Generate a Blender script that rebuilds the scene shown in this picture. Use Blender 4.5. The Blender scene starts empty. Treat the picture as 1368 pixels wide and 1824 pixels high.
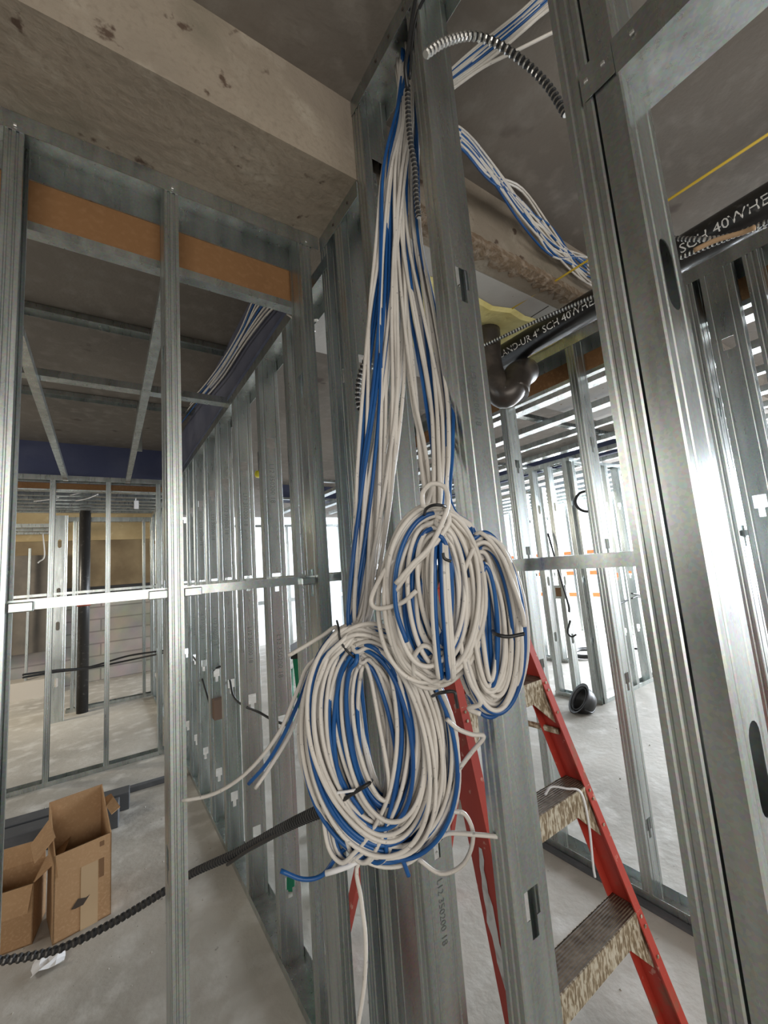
import bpy, bmesh, math, random
from mathutils import Vector, Matrix
random.seed(7)
S = bpy.context.scene
COL = S.collection

# ------------------------------------------------------------------ camera, world, light, exposure
RC = Matrix(((0.82740276, 0.00871179, 0.56154142),
             (-0.55617818, 0.15142647, 0.81715106),
             (-0.07791339, -0.98843013, 0.13013599)))      # camera (right, down, forward) -> world
EYE = Vector((0, 0, 1.5)); FPX = 739.33
cam_d = bpy.data.cameras.new('camera'); cam = bpy.data.objects.new('camera', cam_d); COL.objects.link(cam)
cam_d.sensor_fit = 'VERTICAL'; cam_d.sensor_height = 36.0; cam_d.lens = FPX / 1824 * 36
cam_d.clip_start = 0.02; cam_d.clip_end = 200
M = Matrix.Identity(4)
for r in range(3):
    M[r][0] = RC[r][0]; M[r][1] = -RC[r][1]; M[r][2] = -RC[r][2]; M[r][3] = EYE[r]
cam.matrix_world = M
S.camera = cam

world = bpy.data.worlds.new('daylight'); S.world = world; world.use_nodes = True
bg = world.node_tree.nodes['Background']
bg.inputs[0].default_value = (0.86, 0.93, 1.0, 1); bg.inputs[1].default_value = 1.9

def area(name, loc, target, size, sy, power, col):
    d = bpy.data.lights.new(name, 'AREA'); d.shape = 'RECTANGLE'; d.size = size; d.size_y = sy
    d.energy = power; d.color = col
    o = bpy.data.objects.new(name, d); COL.objects.link(o)
    o.location = loc
    o.rotation_euler = (Vector(target) - Vector(loc)).to_track_quat('-Z', 'Y').to_euler()
    return o
area('daylight_open_side', (9.6, 3.0, 1.9), (3, 2.5, 1.0), 9, 3.0, 2100, (0.84, 0.92, 1.0))
area('daylight_behind', (-0.6, -3.4, 1.7), (0.2, 3, 1.7), 4.0, 2.2, 80, (1.0, 0.96, 0.9))
area('fill_light_left_room', (-3.6, 2.9, 2.2), (0.0, 3.6, 0.0), 1.6, 1.0, 34, (1.0, 0.96, 0.88))  # added fill lamp brightening the left room, no real fixture
area('fill_light_far_room', (-2.6, 6.4, 2.2), (0.3, 8.6, 0.8), 0.9, 0.7, 60, (1.0, 0.90, 0.72))  # added warm fill for the far wall, kept out of view

S.view_settings.view_transform = 'Standard'; S.view_settings.look = 'None'
S.view_settings.gamma = 1; S.view_settings.use_curve_mapping = False
S.view_settings.exposure = 0.35

# ------------------------------------------------------------------ pixel rays used to lay out free-hanging things
def ray(px, py):
    return RC @ Vector((px - 684, py - 912, FPX))
def PX(px, py, d):            # point at camera depth d (metres)
    return EYE + ray(px, py) * (d / FPX)
def PY(px, py, y):
    r = ray(px, py); return EYE + r * (y / r.y)
def PXX(px, py, x):
    r = ray(px, py); return EYE + r * (x / r.x)
def PZ(px, py, z):
    r = ray(px, py); return EYE + r * ((z - EYE.z) / r.z)

# ------------------------------------------------------------------ materials
MATS = {}
def mat(name, col, rough=0.6, metal=0.0, noise=None, bump=0.0, bscale=40, spec=0.5, coat=0.0, build=None):
    if name in MATS: return MATS[name]
    m = bpy.data.materials.new(name); m.use_nodes = True
    nt = m.node_tree; N = nt.nodes; L = nt.links
    b = N['Principled BSDF']
    b.inputs['Base Color'].default_value = (*col, 1); b.inputs['Roughness'].default_value = rough
    b.inputs['Metallic'].default_value = metal
    b.inputs['Specular IOR Level'].default_value = spec
    tc = N.new('ShaderNodeTexCoord')
    if noise:
        # noise: list of (scale, detail, lo, hi, colour) layers mixed over the base
        cur = None
        for (sc, det, lo, hi, c2) in noise:
            n = N.new('ShaderNodeTexNoise'); n.inputs['Scale'].default_value = sc; n.inputs['Detail'].default_value = det
            L.new(tc.outputs['Object'], n.inputs['Vector'])
            r = N.new('ShaderNodeMapRange'); r.inputs['From Min'].default_value = lo; r.inputs['From Max'].default_value = hi
            L.new(n.outputs['Fac'], r.inputs['Value'])
            mx = N.new('ShaderNodeMix'); mx.data_type = 'RGBA'
            L.new(r.outputs['Result'], mx.inputs['Factor'])
            if cur is None: mx.inputs['A'].default_value = (*col, 1)
            else: L.new(cur, mx.inputs['A'])
            mx.inputs['B'].default_value = (*c2, 1)
            cur = mx.outputs['Result']
        L.new(cur, b.inputs['Base Color'])
    if bump:
        n = N.new('ShaderNodeTexNoise'); n.inputs['Scale'].default_value = bscale; n.inputs['Detail'].default_value = 5
        L.new(tc.outputs['Object'], n.inputs['Vector'])
        bp = N.new('ShaderNodeBump'); bp.inputs['Strength'].default_value = bump; bp.inputs['Distance'].default_value = 0.01
        L.new(n.outputs['Fac'], bp.inputs['Height']); L.new(bp.outputs['Normal'], b.inputs['Normal'])
    if build: build(nt, b, tc)
    MATS[name] = m
    return m

def galv(nt, b, tc):
    N = nt.nodes; L = nt.links
    v = N.new('ShaderNodeTexVoronoi'); v.inputs['Scale'].default_value = 240
    L.new(tc.outputs['Object'], v.inputs['Vector'])
    n = N.new('ShaderNodeTexNoise'); n.inputs['Scale'].default_value = 7; n.inputs['Detail'].default_value = 6
    mp = N.new('ShaderNodeMapping'); mp.inputs['Scale'].default_value = (3, 3, 0.35)
    L.new(tc.outputs['Object'], mp.inputs['Vector']); L.new(mp.outputs['Vector'], n.inputs['Vector'])
    mx = N.new('ShaderNodeMix'); mx.data_type = 'RGBA'; mx.inputs['Factor'].default_value = 0.10
    r = N.new('ShaderNodeValToRGB')
    r.color_ramp.elements[0].position = 0.3; r.color_ramp.elements[0].color = (0.36, 0.39, 0.38, 1)
    r.color_ramp.elements[1].position = 0.7; r.color_ramp.elements[1].color = (0.58, 0.615, 0.60, 1)
    L.new(n.outputs['Fac'], r.inputs['Fac'])
    L.new(r.outputs['Color'], mx.inputs['A']); L.new(v.outputs['Color'], mx.inputs['B'])
    L.new(mx.outputs['Result'], b.inputs['Base Color'])
    n2 = N.new('ShaderNodeTexNoise'); n2.inputs['Scale'].default_value = 22; n2.inputs['Detail'].default_value = 4
    L.new(mp.outputs['Vector'], n2.inputs['Vector'])
    rr = N.new('ShaderNodeMapRange'); rr.inputs['To Min'].default_value = 0.20; rr.inputs['To Max'].default_value = 0.40
    L.new(n2.outputs['Fac'], rr.inputs['Value']); L.new(rr.outputs['Result'], b.inputs['Roughness'])
    bp = N.new('ShaderNodeBump'); bp.inputs['Strength'].default_value = 0.05; bp.inputs['Distance'].default_value = 0.004
    n3 = N.new('ShaderNodeTexNoise'); n3.inputs['Scale'].default_value = 5; n3.inputs['Detail'].default_value = 1.5
    L.new(tc.outputs['Object'], n3.inputs['Vector']); L.new(n3.outputs['Fac'], bp.inputs['Height']); L.new(bp.outputs['Normal'], b.inputs['Normal'])
GALV = mat('galvanized_steel', (0.6, 0.62, 0.62), 0.35, 0.92, build=galv)

def conc_layers(nt, b, tc, stain, seam=False):
    pass
SLAB = mat('slab_concrete', (0.235, 0.205, 0.175), 0.9, noise=[(1.3, 6, 0.35, 0.7, (0.17, 0.15, 0.13)), (14, 6, 0.5, 0.75, (0.27, 0.245, 0.215)), (5, 3, 0.68, 0.74, (0.12, 0.095, 0.08))], bump=0.15, bscale=60)
BEAM = mat('beam_concrete', (0.34, 0.285, 0.22), 0.9, noise=[(2.2, 7, 0.35, 0.7, (0.24, 0.20, 0.155)), (9, 6, 0.55, 0.75, (0.40, 0.35, 0.28)), (3.1, 5, 0.56, 0.72, (0.19, 0.165, 0.12)), (1.1, 5, 0.52, 0.70, (0.22, 0.18, 0.15)), (70, 4, 0.5, 0.75, (0.26, 0.215, 0.165)), (17, 6, 0.65, 0.70, (0.10, 0.065, 0.045))], bump=0.5, bscale=38)
FLOOR = mat('floor_concrete', (0.50, 0.47, 0.42), 0.78, noise=[(0.9, 7, 0.38, 0.62, (0.36, 0.335, 0.295)), (6, 7, 0.5, 0.75, (0.62, 0.60, 0.56)), (26, 4, 0.70, 0.76, (0.25, 0.23, 0.20))], bump=0.30, bscale=25)
EXTG = mat('outdoor_ground', (0.72, 0.74, 0.76), 0.9, noise=[(1.5, 5, 0.4, 0.7, (0.60, 0.62, 0.65))])
BOARD = mat('orange_board', (0.215, 0.105, 0.038), 0.8, noise=[(2.0, 4, 0.4, 0.7, (0.15, 0.068, 0.022)), (60, 3, 0.5, 0.8, (0.25, 0.13, 0.055))], bump=0.1, bscale=120)
BLUE = mat('blue_coating', (0.045, 0.055, 0.12), 0.6, noise=[(3, 5, 0.45, 0.7, (0.075, 0.085, 0.15))], bump=0.1)
BLUEG = mat('blue_grey_coating', (0.10, 0.105, 0.15), 0.5, noise=[(4, 5, 0.45, 0.7, (0.15, 0.155, 0.20))], bump=0.2, bscale=12)
def brushed(nt, b, tc):
    N = nt.nodes; L = nt.links
    w = N.new('ShaderNodeTexNoise'); w.inputs['Scale'].default_value = 20; w.inputs['Detail'].default_value = 2
    L.new(tc.outputs['Object'], w.inputs['Vector'])
WHITEC = mat('white_cable_jacket', (0.74, 0.70, 0.645), 0.42, noise=[(9, 3, 0.45, 0.75, (0.60, 0.56, 0.51)), (120, 2, 0.68, 0.72, (0.42, 0.40, 0.38))])
BLUEC = mat('blue_cable_jacket', (0.010, 0.080, 0.27), 0.35, noise=[(12, 3, 0.4, 0.75, (0.015, 0.12, 0.36))])
BLACKP = mat('black_plastic', (0.018, 0.018, 0.019), 0.4)
BLACKPIPE = mat('black_pipe', (0.022, 0.021, 0.021), 0.33, noise=[(30, 4, 0.62, 0.75, (0.10, 0.095, 0.09))])
CASTIRON = mat('dark_fitting', (0.055, 0.046, 0.04), 0.32, 0.4, noise=[(12, 4, 0.5, 0.7, (0.12, 0.10, 0.085))])
ARMOR = mat('flex_armor_ridge', (0.62, 0.61, 0.58), 0.3, 0.9)
ARMORD = mat('flex_armor_groove', (0.02, 0.02, 0.022), 0.6)
DARKFLEX = mat('dark_flex_ridge', (0.10, 0.095, 0.09), 0.35, 0.7)
RED = mat('red_fiberglass', (0.50, 0.055, 0.035), 0.38, noise=[(5, 5, 0.5, 0.7, (0.40, 0.04, 0.03)), (14, 5, 0.62, 0.75, (0.30, 0.12, 0.07)), (33, 3, 0.68, 0.72, (0.62, 0.28, 0.22))])
GREEN = mat('green_fiberglass', (0.006, 0.20, 0.095), 0.4, noise=[(9, 4, 0.55, 0.75, (0.01, 0.14, 0.07))])
ALU = mat('ladder_aluminium', (0.62, 0.62, 0.60), 0.4, 0.85)
def splat(nt, b, tc):
    N = nt.nodes; L = nt.links
    n = N.new('ShaderNodeTexNoise'); n.inputs['Scale'].default_value = 62; n.inputs['Detail'].default_value = 8; n.inputs['Distortion'].default_value = 0.5
    mp = N.new('ShaderNodeMapping'); mp.inputs['Scale'].default_value = (2.2, 1, 0.7)
    L.new(tc.outputs['Object'], mp.inputs['Vector']); L.new(mp.outputs['Vector'], n.inputs['Vector'])
    r = N.new('ShaderNodeValToRGB'); e = r.color_ramp.elements
    e[0].position = 0.36; e[0].color = (0.20, 0.145, 0.085, 1)
    e[1].position = 0.60; e[1].color = (0.62, 0.57, 0.46, 1)
    k = e.new(0.48); k.color = (0.33, 0.26, 0.17, 1); k = e.new(0.53); k.color = (0.55, 0.48, 0.36, 1)
    L.new(n.outputs['Fac'], r.inputs['Fac']); L.new(r.outputs['Color'], b.inputs['Base Color'])
SPLAT = mat('paint_splattered_aluminium', (0.4, 0.33, 0.24), 0.6, 0.1, build=splat)
def tread(nt, b, tc):
    N = nt.nodes; L = nt.links
    w = N.new('ShaderNodeTexWave'); w.wave_type = 'BANDS'; w.bands_direction = 'Y'; w.inputs['Scale'].default_value = 42
    w.inputs['Distortion'].default_value = 0.4
    L.new(tc.outputs['Object'], w.inputs['Vector'])
    n = N.new('ShaderNodeTexNoise'); n.inputs['Scale'].default_value = 40; n.inputs['Detail'].default_value = 5
    L.new(tc.outputs['Object'], n.inputs['Vector'])
    r = N.new('ShaderNodeValToRGB'); e = r.color_ramp.elements
    e[0].position = 0.3; e[0].color = (0.12, 0.085, 0.055, 1); e[1].position = 0.75; e[1].color = (0.33, 0.27, 0.20, 1)
    L.new(n.outputs['Fac'], r.inputs['Fac']); L.new(r.outputs['Color'], b.inputs['Base Color'])
    bp = N.new('ShaderNodeBump'); bp.inputs['Strength'].default_value = 0.9; bp.inputs['Distance'].default_value = 0.004
    L.new(w.outputs['Fac'], bp.inputs['Height']); L.new(bp.outputs['Normal'], b.inputs['Normal'])
TREAD = mat('ribbed_tread', (0.25, 0.2, 0.14), 0.55, 0.3, build=tread)
PATCH = mat('worn_white_patch', (0.80, 0.77, 0.74), 0.7, noise=[(30, 5, 0.5, 0.7, (0.50, 0.45, 0.42))])
CARD = mat('cardboard', (0.44, 0.27, 0.14), 0.85, noise=[(4, 4, 0.4, 0.7, (0.36, 0.21, 0.105)), (90, 2, 0.5, 0.8, (0.50, 0.32, 0.18))])
SHADEBR = mat('shade_brown', (0.20, 0.11, 0.055), 0.9)  # dark brown that paints in the shade inside boxes and openings
TAPE = mat('clear_tape', (0.50, 0.36, 0.22), 0.25)
INK = mat('dark_ink', (0.06, 0.045, 0.035), 0.8)
STAMP = mat('stud_ink', (0.23, 0.25, 0.24), 0.55, 0.6)
WPAINT = mat('white_stencil', (0.78, 0.77, 0.74), 0.7)
DGREY = mat('dark_grey_bar', (0.075, 0.078, 0.085), 0.55, noise=[(8, 4, 0.5, 0.75, (0.12, 0.12, 0.13))])
YEL = mat('yellow_line', (0.72, 0.50, 0.05), 0.5)
YFOAM = mat('yellow_foam', (0.80, 0.72, 0.33), 0.85, noise=[(9, 5, 0.45, 0.7, (0.70, 0.60, 0.22))], bump=0.6, bscale=35)
PANEL = mat('pale_panel', (0.50, 0.485, 0.46), 0.85, noise=[(3, 6, 0.5, 0.7, (0.42, 0.405, 0.385)), (30, 4, 0.68, 0.74, (0.25, 0.17, 0.1))], bump=0.2)
ORANGE = mat('orange_barrier', (0.90, 0.20, 0.06), 0.6)
PAPER = mat('white_paper', (0.85, 0.85, 0.86), 0.7)
REDCLAMP = mat('rust_red_clamp', (0.30, 0.06, 0.03), 0.6)
YBOX = mat('yellow_cap', (0.85, 0.75, 0.04), 0.5)
def blocks(nt, b, tc):
    N = nt.nodes; L = nt.links
    br = N.new('ShaderNodeTexBrick'); br.offset = 0.5
    br.inputs['Color1'].default_value = (0.30, 0.275, 0.23, 1); br.inputs['Color2'].default_value = (0.25, 0.225, 0.18, 1)
    br.inputs['Mortar'].default_value = (0.17, 0.15, 0.125, 1); br.inputs['Scale'].default_value = 1.0
    br.inputs['Mortar Size'].default_value = 0.012; br.inputs['Brick Width'].default_value = 9.0; br.inputs['Row Height'].default_value = 0.2
    mp = N.new('ShaderNodeMapping'); mp.inputs['Rotation'].default_value = (math.radians(90), 0, 0)
    L.new(tc.outputs['Object'], mp.inputs['Vector']); L.new(mp.outputs['Vector'], br.inputs['Vector'])
    n = N.new('ShaderNodeTexNoise'); n.inputs['Scale'].default_value = 3; n.inputs['Detail'].default_value = 6
    L.new(tc.outputs['Object'], n.inputs['Vector'])
    mx = N.new('ShaderNodeMix'); mx.data_type = 'RGBA'; mx.blend_type = 'MULTIPLY'; mx.inputs['Factor'].default_value = 0.7
    L.new(br.outputs['Color'], mx.inputs['A']); L.new(n.outputs['Color'], mx.inputs['B'])
    hs = N.new('ShaderNodeHueSaturation'); hs.inputs['Saturation'].default_value = 0.6; hs.inputs['Value'].default_value = 1.6
    L.new(mx.outputs['Result'], hs.inputs['Color']); L.new(hs.outputs['Color'], b.inputs['Base Color'])
BLOCK = mat('block_wall', (0.3, 0.27, 0.22), 0.9, build=blocks)
FORM = mat('formwork_ply', (0.40, 0.31, 0.17), 0.85, noise=[(2, 6, 0.35, 0.65, (0.26, 0.19, 0.09)), (6, 5, 0.6, 0.75, (0.50, 0.41, 0.25))])
FORMD = mat('stained_formwork', (0.20, 0.15, 0.085), 0.85, noise=[(2.5, 6, 0.35, 0.65, (0.12, 0.085, 0.045))])

# ------------------------------------------------------------------ mesh helpers
def tag(o, label=None, cat=None, group=None, kind=None):
    if label: o['label'] = label
    if cat: o['category'] = cat
    if group: o['group'] = group
    if kind: o['kind'] = kind
    return o
def link(name, me, m, parent=None):
    if not isinstance(m, (list, tuple)): m = [m]
    for x in m: me.materials.append(x)
    o = bpy.data.objects.new(name, me); COL.objects.link(o)
    if parent: o.parent = parent
    return o
def mesh(name, vs, fs, m, parent=None, smooth=False, mi=None, weld=0.0):
    me = bpy.data.meshes.new(name); me.from_pydata([tuple(v) for v in vs], [], fs)
    if mi:
        for p, i in zip(me.polygons, mi): p.material_index = i
    bm = bmesh.new(); bm.from_mesh(me)
    if weld: bmesh.ops.remove_doubles(bm, verts=bm.verts, dist=weld)
    bmesh.ops.recalc_face_normals(bm, faces=bm.faces)
    bm.to_mesh(me); bm.free()
    if smooth:
        for p in me.polygons: p.use_smooth = True
    return link(name, me, m, parent)
def empty(name, loc, rz=0):
    o = bpy.data.objects.new(name, None); COL.objects.link(o); o.location = loc; o.rotation_euler = (0, 0, rz)
    o.empty_display_size = 0.1
    return o
class MB:
    def __init__(s): s.v = []; s.f = []
    def box(s, x0, y0, z0, x1, y1, z1):
        b = len(s.v)
        s.v += [Vector(p) for p in ((x0, y0, z0), (x1, y0, z0), (x1, y1, z0), (x0, y1, z0), (x0, y0, z1), (x1, y0, z1), (x1, y1, z1), (x0, y1, z1))]
        s.f += [tuple(b + i for i in q) for q in ((0, 3, 2, 1), (4, 5, 6, 7), (0, 1, 5, 4), (1, 2, 6, 5), (2, 3, 7, 6), (3, 0, 4, 7))]
        return s
    def hexa(s, pts):     # 8 points: bottom ring, top ring
        b = len(s.v); s.v += [Vector(p) for p in pts]
        s.f += [tuple(b + i for i in q) for q in ((0, 3, 2, 1), (4, 5, 6, 7), (0, 1, 5, 4), (1, 2, 6, 5), (2, 3, 7, 6), (3, 0, 4, 7))]
        return s
    def build(s, name, m, parent=None, bevel=0.0, **k):
        o = mesh(name, s.v, s.f, m, parent, **k)
        if bevel:
            md = o.modifiers.new('bevel', 'BEVEL'); md.width = bevel; md.segments = 2; md.limit_method = 'ANGLE'
        return o
def boxobj(name, a, b, m, parent=None, bevel=0.0):
    return MB().box(*a, *b).build(name, m, parent, bevel)
def solid(o, t, off=0.0):
    md = o.modifiers.new('thickness', 'SOLIDIFY'); md.thickness = t; md.offset = off; return o

def extrude_profile(name, prof, p0, p1, a, b, m, parent=None, t=0.0014):
    """open sheet profile [(s,t)...] in directions a,b, swept p0->p1"""
    p0 = Vector(p0); p1 = Vector(p1); a = Vector(a); b = Vector(b); n = len(prof)
    vs = [p + a * u + b * v for p in (p0, p1) for u, v in prof]
    fs = [(i, i + 1, n + i + 1, n + i) for i in range(n - 1)]
    return solid(mesh(name, vs, fs, m, parent), t)

def catmull(pts, n=8):
    P = [Vector(p) for p in pts]
    if len(P) < 3: return P
    P = [P[0] * 2 - P[1]] + P + [P[-1] * 2 - P[-2]]
    out = []
    for i in range(1, len(P) - 2):
        p0, p1, p2, p3 = P[i - 1], P[i], P[i + 1], P[i + 2]
        for k in range(n):
            t = k / n
            out.append(0.5 * ((2 * p1) + (p2 - p0) * t + (2 * p0 - 5 * p1 + 4 * p2 - p3) * t * t + (3 * p1 - p0 - 3 * p2 + p3) * t ** 3))
    out.append(P[-2]); return out
def resample(P, step):
    out = [P[0]]; acc = 0.0; last = P[0]
    for p in P[1:]:
        d = (p - last).length
        while acc + d >= step and d > 1e-9:
            k = (step - acc) / d; last = last + (p - last) * k; out.append(last.copy()); d = (p - last).length; acc = 0.0
        acc += d; last = p
    out.append(P[-1]); return out
def tube(name, path, r, m, parent=None, seg=8, radii=None, mi=None, caps=True, smooth=True):
    P = [Vector(p) for p in path]; n = len(P)
    vs = []; fs = []; mis = []
    t = (P[1] - P[0]).normalized()
    up = Vector((0, 0, 1)) if abs(t.z) < 0.9 else Vector((1, 0, 0))
    nrm = (up - t * up.dot(t)).normalized()
    for i in range(n):
        t = (P[min(i + 1, n - 1)] - P[max(i - 1, 0)])
        t = t.normalized() if t.length > 1e-9 else Vector((0, 0, 1))
        nrm = nrm - t * nrm.dot(t)
        nrm = nrm.normalized() if nrm.length > 1e-6 else t.orthogonal().normalized()
        bn = t.cross(nrm)
        rr = radii[i] if radii else r
        for k in range(seg):
            a = 2 * math.pi * k / seg
            vs.append(P[i] + (nrm * math.cos(a) + bn * math.sin(a)) * rr)
    for i in range(n - 1):
        for k in range(seg):
            fs.append((i * seg + k, i * seg + (k + 1) % seg, (i + 1) * seg + (k + 1) % seg, (i + 1) * seg + k))
            mis.append(mi[i] if mi else 0)
    if caps:
        fs.append(tuple(range(seg))[::-1]); fs.append(tuple((n - 1) * seg + k for k in range(seg))); mis += [0, 0]
    return mesh(name, vs, fs, m, parent, smooth=smooth, mi=mis if mi else None)
def flex(name, pts, r, pitch, mats, parent=None, depth=0.22, seg=8):
    P = resample(catmull(pts, 12), pitch / 4)
    rad = []; mi = []
    for i in range(len(P)):
        k = i % 4
        rad.append(r if k in (1, 2) else r * (1 - depth)); mi.append(0 if k in (0, 1) else (0 if k == 2 else 1))
    mi = [0 if (i % 4) in (0, 1) else 1 for i in range(len(P))]
    return tube(name, P, r, mats, parent, seg=seg, radii=rad, mi=mi, smooth=False)
def lathe(name, prof, m, parent=None, seg=24, smooth=True):
    vs = []; fs = []; n = len(prof)
    for k in range(seg):
        a = 2 * math.pi * k / seg
        for (r, z) in prof: vs.append((r * math.cos(a), r * math.sin(a), z))
    for k in range(seg):
        k2 = (k + 1) % seg
        for i in range(n - 1): fs.append((k * n + i, k2 * n + i, k2 * n + i + 1, k * n + i + 1))
    return mesh(name, vs, fs, m, parent, smooth=smooth, weld=1e-5)

def text_mesh(body, size):
    c = bpy.data.curves.new('lettering', 'FONT'); c.body = body; c.size = size; c.extrude = 0.0; c.resolution_u = 2
    o = bpy.data.objects.new('lettering', c)
    COL.objects.link(o)
    dg = bpy.context.evaluated_depsgraph_get()
    me = bpy.data.meshes.new_from_object(o.evaluated_get(dg))
    bpy.data.objects.remove(o); bpy.data.curves.remove(c)
    return me

# ------------------------------------------------------------------ steel framing
W = 0.092
def stud(x, y, z0, z1, u, v, label, F=0.040, holes=(), kind='key', group=None, text=None, Wd=W, ribs=True):
    """C stud; web corner at (x,y); u = web direction, v = flange direction (open side)"""
    U = Vector((u[0], u[1], 0)); V = Vector((v[0], v[1], 0)); O = Vector((x, y, 0)); c = Wd / 2
    rows = [(z0, 0.0)]
    for h in sorted(holes):
        if h < z0 + 0.08 or h > z1 - 0.08: continue
        if kind == 'key':
            rows += [(h - .050, 0), (h - .0495, .009), (h - .018, .009), (h - .0175, .019), (h + .028, .019), (h + .0285, 0)]
        else:
            a = .052; r = .019
            rows.append((h - a, 0))
            for k in range(1, 5):
                q = k / 4 * math.pi / 2; rows.append((h - a + r * (1 - math.cos(q)), r * math.sin(q)))
            for k in range(4, 0, -1):
                q = k / 4 * math.pi / 2; rows.append((h + a - r * (1 - math.cos(q)), r * math.sin(q)))
            rows.append((h + a, 0))
    rows.append((z1, 0.0))
    fl = [(.010, F), (0, F), (0, F * .80), (.0022, F * .74), (.0022, F * .66), (0, F * .60), (0, F * .42), (.0022, F * .36), (.0022, F * .28), (0, F * .22), (0, .002), (.002, 0), (.016, 0), (.018, .0015), (.022, .0015), (.024, 0)]
    if not ribs: fl = [(.010, F), (0, F), (0, .002), (.002, 0), (.016, 0), (.018, .0015), (.022, .0015), (.024, 0)]
    n = len(fl) + 1
    vs = []; fs = []
    for side in (0, 1):
        base = len(vs)
        for (z, w) in rows:
            pr = fl + [(c - w, 0)]
            for (a, b) in pr:
                aa = a if side == 0 else Wd - a
                vs.append(O + U * aa + V * b + Vector((0, 0, z)))
        for i in range(len(rows) - 1):
            for k in range(n - 1):
                fs.append((base + i * n + k, base + i * n + k + 1, base + (i + 1) * n + k + 1, base + (i + 1) * n + k))
    o = solid(mesh('metal_stud', vs, fs, GALV, weld=1e-5), 0.0012)
    tag(o, label, 'stud', group)
    if text:
        for (body, zc, size, colr) in text:
            me = text_mesh(body, size)
            # reads downwards along the web, on the face away from the open side
            for vv in me.vertices:
                lx, ly = vv.co.x, vv.co.y
                vv.co = O + U * (c - size * .35 + ly) + V * (-.0012) + Vector((0, 0, zc - lx))
            link('printed_marking', me, STAMP, o)
    return o
def track(p0, p1, side, width, leg, up, label, leg2=None, group=None, name='metal_track'):
    """U track, web at p0..p1 (near edge), side = direction across, legs go up or down"""
    s = 1 if up else -1
    pr = [(0, s * leg), (0, 0), (width, 0), (width, s * (leg2 or leg))]
    o = extrude_profile(name, pr, p0, p1, (*side, 0), (0, 0, 1), GALV)
    return tag(o, label, 'track', group)
def crc(p0, p1, side, label, w=0.038, leg=0.021):
    pr = [(0, -leg), (0, 0), (w, 0), (w, -leg)]
    o = extrude_profile('bridging_channel', pr, p0, p1, (*side, 0), (0, 0, 1), GALV)
    return tag(o, label, 'channel')

SLABZ = 2.84; SOF = 2.585
# ------------------------------------------------------------------ setting
tag(boxobj('floor', (-6, -4, -0.15), (9.2, 9.4, 0), FLOOR), kind='structure')
tag(boxobj('ceiling', (-6, -4.2, SLABZ), (8.6, 9.4, SLABZ + 0.2), SLAB), kind='structure')
tag(boxobj('outdoor_ground', (-60, -60, -0.30), (60, 60, -0.16), EXTG), kind='structure')
tag(boxobj('wall_back', (-6, 8.7, 0), (1.15, 8.9, 1.32), BLOCK), kind='structure')
for i, (a, b, m) in enumerate([((-6, 8.75, 1.32), (1.15, 8.95, 1.55), BLACKP), ((-6, 8.72, 1.55), (1.15, 8.9, 2.34), FORMD), ((-6, 8.68, 2.34), (1.15, 8.9, SLABZ), FORM)]):
    tag(boxobj('trim_%d' % (i + 1), a, b, m), kind='structure')
tag(boxobj('wall_front_added', (-6, -4.2, -.15), (7.4, -4, SLABZ), BLOCK), kind='structure')  # unseen wall added behind the camera to darken reflections in the stud webs
tag(boxobj('wall_left', (-6.2, -4, 0), (-6, 9.4, SLABZ), BLOCK), kind='structure')
# concrete beam crossing overhead, soffit at SOF
tag(boxobj('concrete_beam', (-6, 0.858, SOF), (1.02, 1.31, SLABZ), BEAM), 'stained tan concrete beam crossing under the slab at upper left', 'beam')
b2 = boxobj('concrete_beam', (1.02, 0.862, SOF - 0.002), (8.6, 0.95, SLABZ), BEAM)
tag(b2, 'brown concrete beam edge behind the blue and white cable run', 'beam')
pn = boxobj('ceiling_panel', (0.70, 0.952, SOF - 0.004), (8.6, 1.75, SOF + 0.02), PANEL)
tag(pn, 'pale jointed panel lining the soffit behind the rough beam edge', 'panel')
for i, xx in enumerate((1.16, 1.62, 2.1)):
    boxobj('joint', (xx, 0.955, SOF - 0.0055), (xx + 0.004, 1.74, SOF - 0.0035), INK, pn)
# rough crusted edge
vs = []; fs = []
nx = 70
for i in range(nx):
    x = 0.72 + i * 0.016
    j = random.uniform(-.008, .010); k = random.uniform(-.004, .004)
    vs += [(x, 0.852, SOF + .03 + k), (x, 0.846 + j * .5, SOF - .004 + k), (x, 0.872 + abs(j), SOF - .010 + k), (x, 0.905 + j * 1.8, SOF - .004)]
for i in range(nx - 1):
    for k in range(3):
        a = i * 4 + k; fs.append((a, a + 1, a + 5, a + 4))
CRUST = mat('mortar_crust', (0.22, 0.155, 0.10), 0.95, noise=[(40, 5, 0.45, 0.7, (0.38, 0.31, 0.24))], bump=0.8, bscale=120)
tag(mesh('mortar_crust', vs, fs, CRUST), 'rough brown mortar crust along the lower edge of the beam', 'mortar')
# yellow foam patches
def blob_patch(name, x0, y0, x1, y1, z, m, label, n=16):
    vs = []; fs = []
    cx, cy = (x0 + x1) / 2, (y0 + y1) / 2
    for k in range(n * 2):
        a = 2 * math.pi * k / (n * 2); r = 1 + random.uniform(-.13, .1)
        sx = max(-1, min(1, 1.25 * math.cos(a))) * r; sy = max(-1, min(1, 1.25 * math.sin(a))) * r
        vs.append((cx + sx * (x1 - x0) / 2, cy + sy * (y1 - y0) / 2, z)); 
    for k in range(n * 2):
        a = 2 * math.pi * k / (n * 2)
        vs.append((vs[k][0] * .92 + cx * .08, vs[k][1] * .92 + cy * .08, z - .012))
    N2 = n * 2
    for k in range(N2): fs.append((k, (k + 1) % N2, N2 + (k + 1) % N2, N2 + k))
    fs.append(tuple(range(N2, 2 * N2)))
    return tag(mesh(name, vs, fs, m), label, 'foam')
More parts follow.
